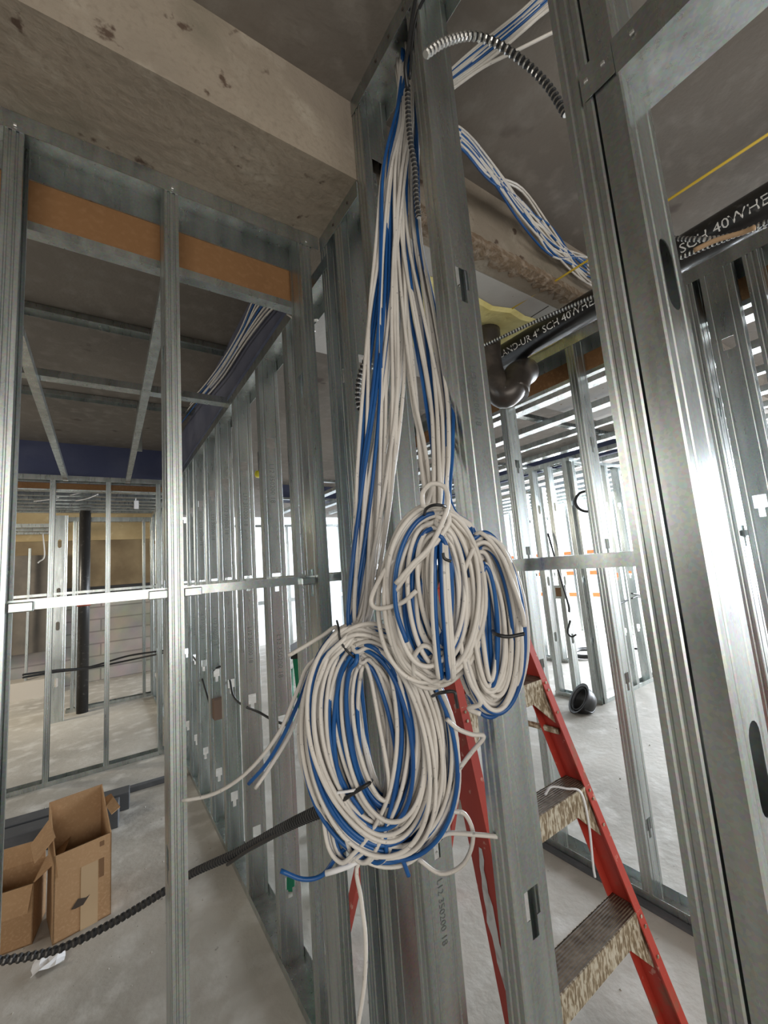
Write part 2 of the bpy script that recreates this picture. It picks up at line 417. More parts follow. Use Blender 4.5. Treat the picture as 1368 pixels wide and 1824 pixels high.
blob_patch('foam_patch', 0.98, 1.05, 1.80, 1.50, SOF - .006, YFOAM, 'pale yellow sprayed foam patch on the soffit above the black pipe')
blob_patch('foam_patch', 1.70, 1.02, 1.92, 1.50, SOF - .006, YFOAM, 'small yellow foam patch between the black pipe and the top track')

# dark painted beams of the left room
tag(boxobj('blue_beam', (-5, 4.62, 2.47), (0.60, 4.9, SLABZ), BLUE), 'navy blue painted beam face above the far left stud wall', 'beam')
tag(boxobj('blue_beam', (0.592, 1.32, 2.535), (0.70, 4.62, SLABZ), BLUEG), 'blue grey coated beam running above the long stud wall', 'beam')

# ------------------------------------------------------------------ long stud wall (x = .586)
XB = 0.586
HB = (0.28, 0.89, 1.48, 2.09)
far = [3.76, 3.43, 3.005, 2.63, 2.215, 1.785, 1.43]
ordn = ['farthest', 'sixth', 'fifth', 'fourth', 'third', 'second', 'nearest']
TX = 'L12 350200 18'
for y, o_ in zip(far, ordn):
    stud(XB, y, 0, 2.50, (1, 0), (0, 1), 'galvanized stud of the long left wall, %s beyond the corner' % o_, holes=HB, group='studs of the long left wall',
         text=[(TX, 1.95 if y > 2 else 2.0, .030, 0), (TX, 1.25, .030, 0)])
for y in (4.17, 5.4, 6.2, 6.7):
    stud(XB, y, 0, 2.50, (1, 0), (0, 1), {4.17: 'galvanized long-wall stud just in front of the far cross wall', 5.4: 'galvanized long-wall stud first beyond the far cross wall', 6.2: 'galvanized long-wall stud second beyond the far cross wall', 6.7: 'galvanized long-wall stud at the end of the far room'}[y], holes=HB)
track((XB - .0015, 1.06, 2.50), (XB - .0015, 6.75, 2.50), (1, 0), W + .003, .045, False, 'shiny top track of the long left stud wall')
track((XB - .0015, 1.0, .0015), (XB - .0015, 6.75, .0015), (1, 0), W + .003, .032, True, 'dusty floor track of the long left stud wall')
stud(XB, 1.06, 0, SOF, (1, 0), (0, 1), 'galvanized corner stud where the two walls meet under the beam', holes=HB)
stud(XB, .962, 0, SOF, (1, 0), (0, 1), 'galvanized stud beside the corner, just left of the lower coil', holes=HB, text=[(TX, 2.0, .022, 0), (TX, 1.36, .022, 0)])
stud(XB, .815, 0, SLABZ, (1, 0), (0, 1), 'tall galvanized stud behind the hanging cable bundle', holes=HB + (2.60,), text=[(TX, 2.0, .022, 0), (TX, .8, .022, 0)])
stud(XB, .556, 0, SLABZ, (1, 0), (0, 1), 'tall galvanized stud right of the hanging cables', holes=HB, text=[(TX, 1.9, .022, 0), (TX, 1.36, .022, 0)])
stud(XB, .2345, 0, SLABZ, (1, 0), (0, 1), 'galvanized jamb stud with ribbed flange, left of the pair', F=.040, holes=HB)
jamb = stud(XB + .002, .196, 0, SLABZ, (1, 0), (0, 1), 'scuffed shiny jamb stud with long oval slots, right of the pair', F=.034, holes=(.62, 1.235, 1.862, 2.5), kind='slot', ribs=False)
def toptr(y0, y1, z, label):
    o = track((XB - .0015, y0, z - .001), (XB - .0015, y1, z - .001), (1, 0), W + .003, .05, False, label)
    k = 0
    y = y0 + .04
    while y < y1:
        # screws through the leg
        lathe_o = None
        y += .1
    return o
t1 = toptr(.86, 1.10, SOF, 'short top track of the wall under the concrete beam')
t2 = toptr(-.4, .856, SLABZ, 'top track of the wall against the slab above the cables')
for par, ys, z in ((t2, (.60, .66, .72), SLABZ - .03), (t1, (.91, 1.0), SOF - .03)):
    for y in ys:
        boxobj('screw', (XB - .0045, y, z), (XB - .002, y + .007, z + .007), INK, par, bevel=.002)
# door header over the opening
hd = extrude_profile('header_track', [(0, .055), (0, 0), (W + .001, 0), (W + .001, .055)], (XB, -.9, 2.152), (XB, .2, 2.152), (1, 0, 0), (0, 0, 1), GALV)
tag(hd, 'galvanized door header track joined to the slotted jamb stud', 'header')
tb = boxobj('tab', (XB - .003, .2, 2.154), (XB - .0015, .246, 2.207), GALV, hd)
for y in (.235, .21, .17, .10):
    boxobj('screw', (XB - .005, y, 2.18), (XB - .002, y + .006, 2.186), ALU, hd, bevel=.002)
# double rim at the beam corner
tag(extrude_profile('bent_clip', [(0, 0), (.09, 0)], (XB - .002, .856, SOF), (XB - .002, .856, SLABZ), (0, .0, 0), (0, 1, 0), GALV), 'narrow metal edge strip where the beam side meets the wall', 'strip') if False else None

# bridging channels in long wall
crc((XB + .030, .28, 1.494), (XB + .030, 6.7, 1.494), (1, 0), 'thin bridging channel threaded through the long stud wall')

# ------------------------------------------------------------------ near left cross wall (y = 1.10)
for x, lb in ((-.190, 'galvanized cross wall stud at the left edge of the picture'), (.128, 'galvanized cross wall stud with ribbed flange in the open doorway area'), (.512, 'galvanized end stud of the cross wall beside the corner')):
    stud(x, 1.10, 0, SOF, (0, 1), (1, 0), lb, F=.034, holes=HB)
track((-1.2, 1.0985, SOF - .001), (XB - .01, 1.0985, SOF - .001), (0, 1), W + .003, .045, False, 'top track screwed under the concrete beam over the cross wall', leg2=.075)
bd = boxobj('gypsum_strip', (-1.2, 1.198, 2.395), (XB - .004, 1.212, 2.51), BOARD)
tag(bd, 'orange brown board strip behind the top of the near cross wall', 'board')
tag(extrude_profile('metal_angle', [(0, .022), (0, 0), (.035, 0)], (-1.2, 1.192, 2.372), (XB - .004, 1.192, 2.372), (0, 1, 0), (0, 0, 1), GALV), 'whitish metal angle under the orange board on the left', 'angle')
c1 = crc((-.175, 1.128, 1.490), (XB + .03, 1.128, 1.490), (0, 1), 'bridging channel crossing the near cross wall at chest height')
for x in (-.154, .090, .165, .512 - .045):
    boxobj('clip', (x, 1.112, 1.466), (x + .04, 1.128, 1.486), GALV, c1, bevel=.002)
boxobj('tail', (-.184, 1.112, 1.43), (-.176, 1.13, 1.53), GALV, c1)
for x in (-.174, .145, .53):
    boxobj('screw', (x, 1.0945, SOF - .038), (x + .007, 1.0975, SOF - .031), ALU, c1, bevel=.002)

# ------------------------------------------------------------------ left room: joists, hangers, second cross wall
def channel(name, p0, p1, side, w, leg, label, cat='joist', up=True, group=None):
    s = 1 if up else -1
    o = extrude_profile(name, [(0, s * leg), (0, 0), (w, 0), (w, s * leg)], p0, p1, (*side, 0), (0, 0, 1), GALV)
    return tag(o, label, cat, group)
channel('ceiling_joist', (.150, 1.21, 2.458), (.176, 4.50, 2.458), (1, 0), .036, .035, 'flat metal joist running away over the left room, right one')
channel('ceiling_joist', (-.285, 1.21, 2.458), (-.285, 4.50, 2.458), (1, 0), .036, .035, 'flat metal joist running away over the left room, left one')
channel('soffit_track', (-1.5, 2.33, SLABZ - .004), (.588, 2.33, SLABZ - .004), (0, 1), .07, .03, 'nearest dark track fixed to the slab of the left room', 'track', up=False)
channel('soffit_track', (-1.5, 3.36, SLABZ - .004), (.588, 3.36, SLABZ - .004), (0, 1), .07, .03, 'farther dark track fixed to the slab of the left room', 'track', up=False)
channel('soffit_track', (-1.5, 2.36, 2.50), (.590, 2.36, 2.50), (0, 1), .06, .035, 'hanging soffit track that reaches the long wall', 'track')
tag(boxobj('hanger_strap', (-.36, 2.355, 2.50), (-.31, 2.362, SLABZ - .004), GALV), 'short strap hanging from the nearest slab track', 'strap')
tag(boxobj('hanger_strap', (.20, 3.36, 2.46), (.235, 3.367, SLABZ - .004), GALV), 'short strap hanging from the farther slab track', 'strap')
Y2 = 4.45
for x, lb in ((-.372, 'thin bright stud of the far cross wall, left one'), (.027, 'thin bright stud of the far cross wall, middle one'), (.430, 'thin bright stud of the far cross wall, nearest the long wall')):
    stud(x, Y2, 0, 2.47, (0, 1), (1, 0), lb, F=.036, holes=HB)
track((-3.2, Y2 - .0015, 2.50), (XB, Y2 - .0015, 2.50), (0, 1), W + .003, .045, False, 'top track of the far cross wall under the blue beam')
track((-3.2, Y2 - .0015, .0015), (XB, Y2 - .0015, .0015), (0, 1), W + .003, .035, True, 'floor track of the far cross wall')
tag(boxobj('gypsum_strip', (-3.2, Y2 + .10, 2.40), (XB - .004, Y2 + .112, 2.452), BOARD), 'thin reddish board strip at the top of the far cross wall', 'board')
tag(extrude_profile('metal_angle', [(0, .012), (0, 0), (.03, 0)], (-3.2, Y2 + .095, 2.385), (XB - .004, Y2 + .095, 2.385), (0, 1, 0), (0, 0, 1), GALV), 'thin metal angle under the reddish strip of the far wall', 'angle')
crc((-1.0, Y2 + .03, 1.497), (XB + .03, Y2 + .03, 1.497), (0, 1), 'thin bridging channel through the far cross wall')
# third room
Y3 = 6.8
for x, lb, F_ in ((.478, 'thin pale stud of the third room, left of two near the corner', .034), (.575, 'thin pale stud of the third room, right of two near the corner', .034), (-.315, 'bright post stud beside the black pipe', .04), (-.265, 'second bright post stud touching the black pipe', .036)):
    stud(x, Y3, 0, 2.42, (0, 1), (1, 0), lb, F=F_, holes=(.89, 2.09))
stud(-.355, Y3 - .35, 0, 2.44, (-1, 0), (0, 1), 'wide grey stud with punched holes left of the black pipe', holes=(.45, 1.1, 1.5, 2.09), kind='slot', Wd=.15)
track((-.36, Y3 - .0015, .0015), (XB, Y3 - .0015, .0015), (0, 1), W, .04, True, 'floor track across the opening beyond the black pipe')
hb = MB().box(-.40, Y3, 2.41, XB, Y3 + .09, 2.47).build('header_beam', GALV); tag(hb, 'light metal header over the opening to the brown wall', 'header')
pp = empty('black_pipe', (-.185, Y3 - .12, 0)); tag(pp, 'thick vertical black pipe standing in the far opening', 'pipe')
lathe('pipe_body', [(0, 0), (.062, 0), (.062, SLABZ - .004), (0, SLABZ - .004)], BLACKPIPE, pp)
cl = lathe('clamp', [(.064, 1.30), (.074, 1.30), (.074, 1.36), (.064, 1.36), (.064, 1.30)], REDCLAMP, pp); cl['label'] = 'rust red pipe clamp'
for k in range(7):
    y = 4.85 + k * .30
    channel('ceiling_joist', (-3.5, y, 2.44 + .012 * k), (XB, y, 2.44 + .012 * k), (0, 1), .07, .04, 'grey ceiling joist of the far room, %s from the cross wall' % ['first', 'second', 'third', 'fourth', 'fifth', 'sixth', 'seventh'][k], group='ceiling joists of the far room')
for k in range(8):
    y = 7.3 + k * .42
    if y > 8.5: break
    channel('ceiling_joist', (-5, y, 2.40), (-.5, y, 2.40), (0, 1), .08, .05, 'dim ceiling joist beyond the wide grey stud, %s row' % ['nearest', 'second', 'third'][k], group='dim joists at far left')
for x, lb in ((-.93, 'slim stud against the dark wall at far left'), (-.62, 'pale slim stud beside the bright far cross wall stud')):
    stud(x, 8.3, 0, 2.2, (0, 1), (1, 0), lb, F=.03, Wd=.06)
tag(boxobj('dark_partition', (-3.5, 8.45, .62), (-.55, 8.55, 2.1), mat('dark_panel', (0.085, 0.075, 0.065), 0.8, noise=[(4, 5, .4, .7, (.13, .11, .09))])), 'dark brown partition panel at far left behind the studs', 'partition')
tag(boxobj('concrete_ledge', (-3.5, 8.2, 0), (-.55, 8.6, .25), mat('ledge', (0.42, 0.38, 0.33), .9)), 'low concrete ledge at far left', 'ledge')
# draped dark cables across the far room
tag(tube('sagging_cable', catmull([PY(40, 1202, 5.4), PY(100, 1194, 5.5), PY(160, 1188, 5.6), PY(230, 1168, 5.6), PY(300, 1158, 5.44), PY(309, 1157, 5.44)], 8), .010, BLACKP, seg=6), 'upper black cable sagging across the far room', 'cable')
tag(tube('sagging_cable', catmull([PY(40, 1207, 5.5), PY(100, 1197, 5.6), PY(160, 1190, 5.7), PY(230, 1176, 5.7), PY(300, 1161, 5.46), PY(309, 1160, 5.44)], 8), .010, BLACKP, seg=6), 'lower black cable sagging across the far room', 'cable')

# ------------------------------------------------------------------ right wall (x = 1.93)
XC = 1.93
for y, lb in ((1.485, 'galvanized right wall stud under the black pipe elbow'), (1.04, 'warm lit right wall stud standing behind the ladder'), (.53, 'right wall stud seen just past the jamb stud')):
    stud(XC, y, 0, 2.555, (1, 0), (0, 1), lb, F=.042, holes=(.30, .91, 1.52, 2.02))
stud(XC, .405, 0, 2.555, (0, 1), (1, 0), 'wide dull right wall stud with keyhole punched web', F=.042, holes=(1.62, 2.22, .9), Wd=.10)
stud(XC, .33, 0, 2.555, (1, 0), (0, 1), 'right wall stud with ribbed flange at the right picture edge', F=.042, holes=(.9, 1.5))
stud(XC, 1.90, 0, 2.555, (1, 0), (0, 1), 'right wall stud hidden partly behind the cable bundle', F=.042, holes=(.9, 1.5, 2.02))
track((XC - .0015, -.5, 2.575), (XC - .0015, 3.2, 2.575), (1, 0), W + .003, .055, False, 'pale top track of the right stud wall', leg2=.085)
track((XC - .0015, -.5, .0015), (XC - .0015, 3.2, .0015), (1, 0), W + .003, .045, True, 'dusty floor track of the right stud wall behind the ladder')
tag(boxobj('threshold_strip', (XC - .035, -.5, 0), (XC - .006, 3.2, .014), DGREY), 'dark strip lying along the right wall floor track', 'strip')
tag(boxobj('gypsum_strip', (XC + .098, -.5, 2.40), (XC + .112, 3.2, 2.52), BOARD), 'orange board strip behind the top of the right wall', 'board')
tag(extrude_profile('metal_angle', [(0, .02), (0, 0), (.035, 0)], (XC + .09, -.5, 2.378), (XC + .09, 3.2, 2.378), (1, 0, 0), (0, 0, 1), GALV), 'white edged metal angle under the orange board on the right', 'angle')
crc((XC + .03, -.3, 1.53), (XC + .03, .56, 1.53), (1, 0), 'short bridging channel at the right picture edge')

# ------------------------------------------------------------------ rooms to the right
names_j = ['first', 'second', 'third', 'fourth', 'fifth', 'sixth', 'seventh', 'eighth', 'ninth', 'tenth', 'eleventh', 'twelfth', 'thirteenth', 'fourteenth']
for k in range(13):
    x = 2.42 + k * .46
    w = .09 if k in (0, 1, 3) else .05
    channel('ceiling_joist', (x, -1.5, 2.50), (x, 6.6, 2.50), (1, 0), w, .045, 'bright ceiling joist of the right rooms, %s row past the right wall' % names_j[k], group='bright ceiling joists of the right rooms')
for k, y in enumerate((1.9, 3.1, 4.4, 5.6)):
    channel('cross_joist', (2.1, y, 2.56), (8.2, y, 2.56), (0, 1), .05, .03, 'thin cross joist above the bright joists, %s from the camera' % names_j[k], group='thin cross joists')
tag(boxobj('blue_beam', (4.9, 1.0, 2.60), (5.05, 8.6, SLABZ), BLUE), 'navy beam face above the right room joists', 'beam')
tag(boxobj('blue_beam', (2.1, 5.9, 2.60), (4.9, 6.1, SLABZ), BLUE), 'navy cross beam at the back of the right room', 'beam')
# E wall corner
E = [(4.05, 2.44, (1, 0), (0, 1)), (4.05, 2.66, (1, 0), (0, 1)), (4.05, 2.86, (1, 0), (0, 1))]
for i, (x, y, u, v) in enumerate(E):
    stud(x, y, 0, 2.47, u, v, 'blue tinted stud of the inner right partition, %s from its corner' % ['first', 'second', 'third'][i], F=.05, holes=(.6, 1.2, 2.0), kind='slot')
for i, y in enumerate((3.45, 3.95, 4.35)):
    stud(4.05, y, 2.22 if i == 0 else 0, 2.47, (1, 0), (0, 1), 'inner right partition stud %s' % ['over the door opening', 'beyond the door opening, nearer one', 'beyond the door opening, farther one'][i], F=.05, holes=(.6, 1.2, 2.0))
for i, x in enumerate((4.09, 4.75, 5.05, 5.42, 5.9)):
    stud(x, 2.40, 0, 2.47, (0, 1), (1, 0), 'pale stud of the inner cross partition, %s from the corner' % names_j[i], F=.05, holes=(.6, 1.2, 2.0))
track((4.05, 2.4, 2.49), (4.05, 5.2, 2.49), (1, 0), W, .04, False, 'top track of the inner right partition')
track((4.05, 2.4, .0015), (4.05, 2.92, .0015), (1, 0), W, .04, True, 'floor track of the inner right partition')
track((4.05, 2.4, 2.485), (6.6, 2.4, 2.485), (0, 1), W, .04, False, 'top track of the inner cross partition')
track((4.14, 2.4, .0015), (6.6, 2.4, .0015), (0, 1), W, .04, True, 'floor track of the inner cross partition')
channel('door_header', (4.05, 2.95, 2.20), (4.05, 3.95, 2.20), (1, 0), W, .04, 'white door header in the inner right partition', 'header')
for i, y in enumerate((3.62, 3.78, 3.92, 4.6, 5.0, 5.4, 5.8)):
    stud(5.3, y, 0, 2.47, (1, 0), (0, 1), 'backlit stud of the second partition, %s' % ['beside the opening', 'second beside the opening', 'third beside the opening', 'fourth along', 'fifth along', 'sixth along', 'last along'][i], F=.05, holes=(1.2, 2.0))
track((5.3, 3.55, .0015), (5.3, 6.0, .0015), (1, 0), W, .04, True, 'floor track of the second partition')
for i in range(14):
    stud(7.6, 1.0 + i * .46, 0, 2.5, (1, 0), (0, 1), 'backlit stud of the outer wall line, %s from the right' % names_j[i], F=.05, holes=(1.2,), group='backlit studs of the outer wall line')
channel('outer_sill', (7.6, 0.4, 1.42), (7.6, 7.2, 1.42), (1, 0), W, .03, 'thin sill channel along the outer wall line', 'channel')

# exterior guard rails and barrier
for i, z in enumerate((.45, .95, 1.42)):
    tag(boxobj('guard_rail', (9.3, -4, z), (9.34, 9, z + .09), ORANGE), 'orange guard rail outside, %s' % ['lowest', 'middle', 'highest'][i], 'rail')
tag(boxobj('guard_post', (9.25, 4.72, -.04), (9.4, 5.0, 2.3), ORANGE), 'orange barrier post outside behind the studs', 'post')
for i, y in enumerate((-1.6, .3, 2.3, 6.4)):
    tag(boxobj('guard_post', (9.34, y, -.04), (9.42, y + .09, 1.5), ORANGE), 'slim orange guard post outside, %s from the right' % names_j[i], 'post')

# ------------------------------------------------------------------ black pipe overhead with stencil
def cyl_between(name, p0, p1, r, m, parent=None, seg=24):
    return tube(name, [Vector(p0), Vector(p1)], r, m, parent, seg=seg)
PXp, PZp, PR = 1.62, 2.47, .057
pe = empty('drain_pipe', (PXp, 1.3, PZp)); tag(pe, 'black overhead drain pipe with white stencil and elbow', 'pipe')
def pl(p): return Vector(p) - Vector((PXp, 1.3, PZp))
cyl_between('pipe_body', pl((PXp, -.9, PZp)), pl((PXp, 1.33, PZp)), PR, BLACKPIPE, pe)
def stencil(body, y_start, ang0, size, parent):
    me = text_mesh(body, size)
    for v in me.vertices:
        a = ang0 + v.co.y / PR
        # letters run towards -y, up the side facing the camera
        v.co = pl((PXp - math.cos(a) * (PR + .0006), y_start - v.co.x, PZp + math.sin(a) * (PR + .0006)))
    o = link('stencil', me, WPAINT, parent); o['label'] = 'white stencilled pipe lettering'
stencil('WHEATLAND-UR 4" SCH 40', 1.355, -.50, .042, pe)
stencil('WHEATLAND-UR 4" SCH 40', .835, -.50, .042, pe)
stencil('WHEATLAND-UR 4" SCH 40', .315, -.50, .042, pe)
path = catmull([pl(PX(868, 590, 1.93)), pl(PX(872, 655, 1.90)), pl(PX(893, 703, 1.86)), pl(PX(916, 690, 1.86)), pl(PX(922, 665, 1.92))], 8)
el = tube('trap_elbow', path, .058, CASTIRON, pe, seg=20)
el['label'] = 'dark glossy cast elbow'
cp = tube('coupling', catmull([pl(PX(915, 700, 1.86)), pl(PX(921, 672, 1.90)), pl(PX(935, 662, 1.98))], 6), .066, CASTIRON, pe, seg=20)
# armoured cables along pipe
tag(flex('armored_cable', [PXX(780, 655, 1.35), PXX(870, 612, 1.42), PXX(960, 570, 1.50), PXX(1060, 527, 1.55), PXX(1190, 468, 1.55), PXX(1368, 395, 1.55)], .0085, .012, [ARMOR, ARMORD], seg=8), 'thin armored cable running along the black drain pipe', 'cable')
tag(flex('armored_cable', [PXX(1190, 424, 1.5), PXX(1245, 426, 1.5), PXX(1300, 420, 1.55), PXX(1420, 385, 1.6)], .008, .012, [ARMOR, ARMORD]), 'short armored cable clipped beneath the pipe at right', 'cable')
tag(tube('tan_strap', catmull([PXX(1236, 446, 1.48), PXX(1275, 428, 1.5), PXX(1320, 415, 1.52), PXX(1345, 405, 1.52)], 6), .008, mat('tan_strap', (.42, .27, .15), .7), seg=6), 'tan torn strap hanging under the pipe at right', 'strap')
# yellow string line
tag(tube('string_line', [PZ(876, 572, 2.575), PZ(1050, 462, 2.60), PZ(1185, 360, 2.60), PZ(1420, 205, 2.60)], .0045, YEL, seg=6), 'yellow string line stretched beneath the slab', 'string')

# ------------------------------------------------------------------ ladders
def rail_channel(name, f0, f1, sx, depth, wid, m, parent, t=.004):
    """step ladder rail: web faces sideways (x), flanges front and back. f0/f1 = front-outer line bottom/top. sx = direction towards ladder centre"""
    f0 = Vector(f0); f1 = Vector(f1)
    prof = [(wid, 0), (0, 0), (0, depth), (wid, depth)]
    vs = []
    for p in (f0, f1):
        for (a, b) in prof: vs.append(p + Vector((sx * a, b, 0)))
    fs = [(0, 1, 5, 4), (1, 2, 6, 5), (2, 3, 7, 6)]
    return solid(mesh(name, vs, fs, m, parent), t)
def step_ladder(label, cx, m, y_at, half_at, H, steps, sm, tm, splay, rear_m, topm, capz, ox=0.0, depth=.078, fw=.026):
    root = empty('step_ladder', (cx, y_at(0), 0)); tag(root, label, 'ladder')
    L = lambda p: Vector(p) - Vector((cx, y_at(0), 0))
    for s in (-1, 1):
        rail_channel('rail', L((cx + s * half_at(0), y_at(0), 0)), L((cx + s * half_at(H), y_at(H), H)), -s, depth, fw, m, root)
        # shoe
        boxobj('foot', tuple(L((cx + s * half_at(0) - (.03 if s > 0 else .005), y_at(0) - .003, 0))), tuple(L((cx + s * half_at(0) + (.005 if s > 0 else .03), y_at(0) + depth + .003, .06))), BLACKP, root)
        # rear leg
        tp = Vector(L((cx + s * (half_at(H) - .004), y_at(H) + depth + .01, H - .05)))
        bt = Vector(L((cx + s * (half_at(0) - .02), y_at(H) + depth + .01 + splay, 0)))
        rail_channel('rear_leg', bt, tp, -s, .035, .02, rear_m, root)
    for i, z in enumerate(steps):
        h = half_at(z); y = y_at(z)
        x0, x1 = cx - h + .004, cx + h - .004
        st = boxobj('step', tuple(L((x0, y + .002, z - .006))), tuple(L((x1, y + depth - .002, z))), tm, root)
        boxobj('step_front', tuple(L((x0, y - .002, z - .066))), tuple(L((x1, y + .002, z))), sm, st)
        boxobj('step_back', tuple(L((x0, y + depth - .004, z - .03))), tuple(L((x1, y + depth, z))), sm, st)
        for s in (-1, 1):
            xr = cx + s * (h - .006)
            gv = [(xr, y - .001, z - .05), (xr - s * .075, y - .001, z - .064), (xr, y - .022, z - .135)]
            g = [L(p) for p in gv] + [L((p[0], p[1] + .004, p[2])) for p in gv]
            mesh('brace', g, [(0, 1, 2), (5, 4, 3), (0, 3, 4, 1), (1, 4, 5, 2), (2, 5, 3, 0)], sm, st)
            for dz in (-.012, -.034, -.10):
                zz = z + dz
                boxobj('rivet', tuple(L((cx + s * (half_at(zz) - .017), y_at(zz) - .006, zz - .004))), tuple(L((cx + s * (half_at(zz) - .009), y_at(zz) - .002, zz + .004))), SPLAT, st, bevel=.002)
        boxobj('rivet', tuple(L((x1 - .05, y - .005, z - .028))), tuple(L((x1 - .04, y - .001, z - .018))), SPLAT, st, bevel=.002)
    h = half_at(H)
    boxobj('top_cap', tuple(L((cx - h - .01, y_at(H) - .01, H))), tuple(L((cx + h + .01, y_at(H) + depth + .09, H + .035))), topm, root, bevel=.006)
    return root, L
ya = lambda z: .729 + .295 * (z - .486)
ha = lambda z: .249 - .088 * (z - .486)
LCX = 1.024
lad, LL = step_ladder('red fiberglass step ladder with paint splattered treads', LCX, RED, ya, ha, 1.42, (.181, .486, .791, 1.095, 1.36), SPLAT, TREAD, .55, RED, RED, 1.6)
# worn white patch and scraps on ladder
def rail_pt(z, b, off=0): # point on the left rail outer face
    return LL((LCX - ha(z) - .0026 - off, ya(z) + b, z))
pts = [(1.0 - .02, .055), (.90, .060), (.80, .052), (.70, .050), (.62, .045), (.55, .040), (.55, .012), (.62, .018), (.70, .028), (.80, .028), (.88, .040)]
pts = []
random.seed(11)
zs = [.47 + .022 * i for i in range(15)]
left = [(z, .030 + .012 * math.sin((z - .47) * 8) - .010 * random.random()) for z in zs]
right = [(z, .030 + .012 * math.sin((z - .47) * 8) + (.026 * math.sin(math.pi * (z - .47) / .308) + .003) * (.7 + .5 * random.random())) for z in zs]
vs = [rail_pt(z, b) for z, b in left] + [rail_pt(z, b) for z, b in right]
n = len(zs)
pw = mesh('worn_patch', vs, [(i, i + 1, n + i + 1, n + i) for i in range(n - 1)], PATCH, lad); pw['label'] = 'white scraped patch on the left rail'
sp = LL((1.272, ya(1.2) + .02, 1.17))
br = MB(); br.box(*LL((.86, ya(1.36) - .004, 1.335)), *LL((.93, ya(1.36) + .0, 1.375))); br.build('bracket', ALU, lad)
# spreader
rb = LL((LCX + ha(.95) - .006, ya(.93) + .078, .93))
sv = tube('spreader', [rb + Vector((0, -.05, .0)), rb + Vector((-.01, .06, .0)), rb + Vector((-.03, .16, .02))], .010, SPLAT, lad, seg=6)
# caulk string on second step
zst = .791
cs = tube('caulk_string', catmull([(1.09, ya(zst) + .045, zst + .006), (1.13, ya(zst) + .05, zst + .012), (1.16, ya(zst) + .02, zst + .008), (1.19, ya(zst) - .006, zst - .004), (1.20, ya(zst) - .012, zst - .09), (1.195, ya(zst) - .012, zst - .20), (1.20, ya(zst) - .01, zst - .235)], 8), .0035, PAPER, seg=6)
tag(cs, 'dried white caulk string drooping over a ladder step', 'string')
# green ladder
yg = lambda z: 2.10 + .10 * z
hg = lambda z: .24 - .07 * z
gl, GL_ = step_ladder('green fiberglass step ladder behind the long stud wall', 1.06, GREEN, yg, hg, 1.06, (.22, .44, .66, .88), ALU, ALU, .02, GREEN, BLACKP, 1.1)
gl.rotation_euler.z = math.radians(50); gl.location = (.925 + .24 * math.cos(math.radians(50)), 1.98 + .24 * math.sin(math.radians(50)), 0)

# ------------------------------------------------------------------ data cables
CR = .0040
def lerp(a, b, t): return a + (b - a) * t
# bundle centre line and half widths in the picture, with camera depth
BUN_L = [(200, 722, 16, 1.07), (300, 706, 24, 1.04), (430, 697, 27, 1.00), (560, 690, 32, .96), (700, 682, 36, .91), (850, 668, 32, .86), (980, 656, 26, .82), (1095, 640, 20, .795)]
BUN_R = [(190, 728, 16, 1.07), (300, 722, 22, 1.05), (430, 728, 22, 1.00), (560, 748, 30, .95), (700, 768, 36, .88), (800, 776, 30, .81), (905, 778, 16, .715)]
top_pt = lambda: Vector((.645 + random.uniform(-.02, .02), .66 + random.uniform(-.045, .045), SLABZ - .03))
def hang(prof, s, wob):
    pts = []
    ph = random.uniform(0, 6.28); ph2 = random.uniform(0, 6.28)
    dd = random.uniform(-.035, .035)
    for i, (y, cx, hw, d) in enumerate(prof):
        k = i / (len(prof) - 1)
        x = cx + hw * max(-1, min(1, s + wob * math.sin(ph + 5.0 * k) * .6))
        pts.append(PX(x, y, d + dd * (1 - .5 * k) + .008 * math.sin(ph2 + 4 * k)))
    return pts
def coil(cx, cy, a_o, b_o, a_i, b_i, icx, icy, d, turns, start, s0, direction=1, jit=.05, dspread=.02, tilt=0.0, wander=11.0):
    """elliptical turns, s0 in 0(inner)..1(outer)"""
    pts = []; n = 14
    sA = s0
    for t in range(turns):
        sB = max(0, min(1, s0 + random.uniform(-.35, .35))) if t < turns - 1 else s0
        ph = random.uniform(0, 6.28); e = random.uniform(-jit, jit); ph2 = random.uniform(0, 6.28); ph3 = random.uniform(0, 6.28)
        d0 = d + random.uniform(-dspread, dspread)
        for k in range(n):
            q = k / n; s = lerp(sA, sB, q) + .12 * math.sin(ph + q * 6.28) * (1 if t else q)
            ang = start + direction * 2 * math.pi * q
            ax = lerp(a_i, a_o, s) * (1 + e * math.sin(ang * 2 + ph)); bx = lerp(b_i, b_o, s) * (1 + e * .5)
            if k == 0: ox = 0.0
            ox = wander * math.sin(ph2 + q * 4.0) * math.sin(PI * q); oy = wander * .8 * math.cos(ph3 + q * 3.0) * math.sin(PI * q)
            x = ox + lerp(icx, cx, s) + ax * math.cos(ang) + tilt * bx * math.sin(ang); y = oy + lerp(icy, cy, s) - bx * math.sin(ang)
            pts.append(PX(x, y, d0 + .010 * math.sin(ang + ph)))
        sA = sB
    return pts
def cable(path, m, label, group=None, r=CR, seg=7, n=5):
    P = catmull(path, n)
    o = tube('data_cable', P, r, m, seg=seg)
    return tag(o, label, 'cable', group)
PI = math.pi
G1 = 'cables of the lower coil'; G2 = 'cables of the upper coil'; G3 = 'cables of the small right coil'
NW1, NB1 = 28, 10
PI = math.pi
random.seed(21)
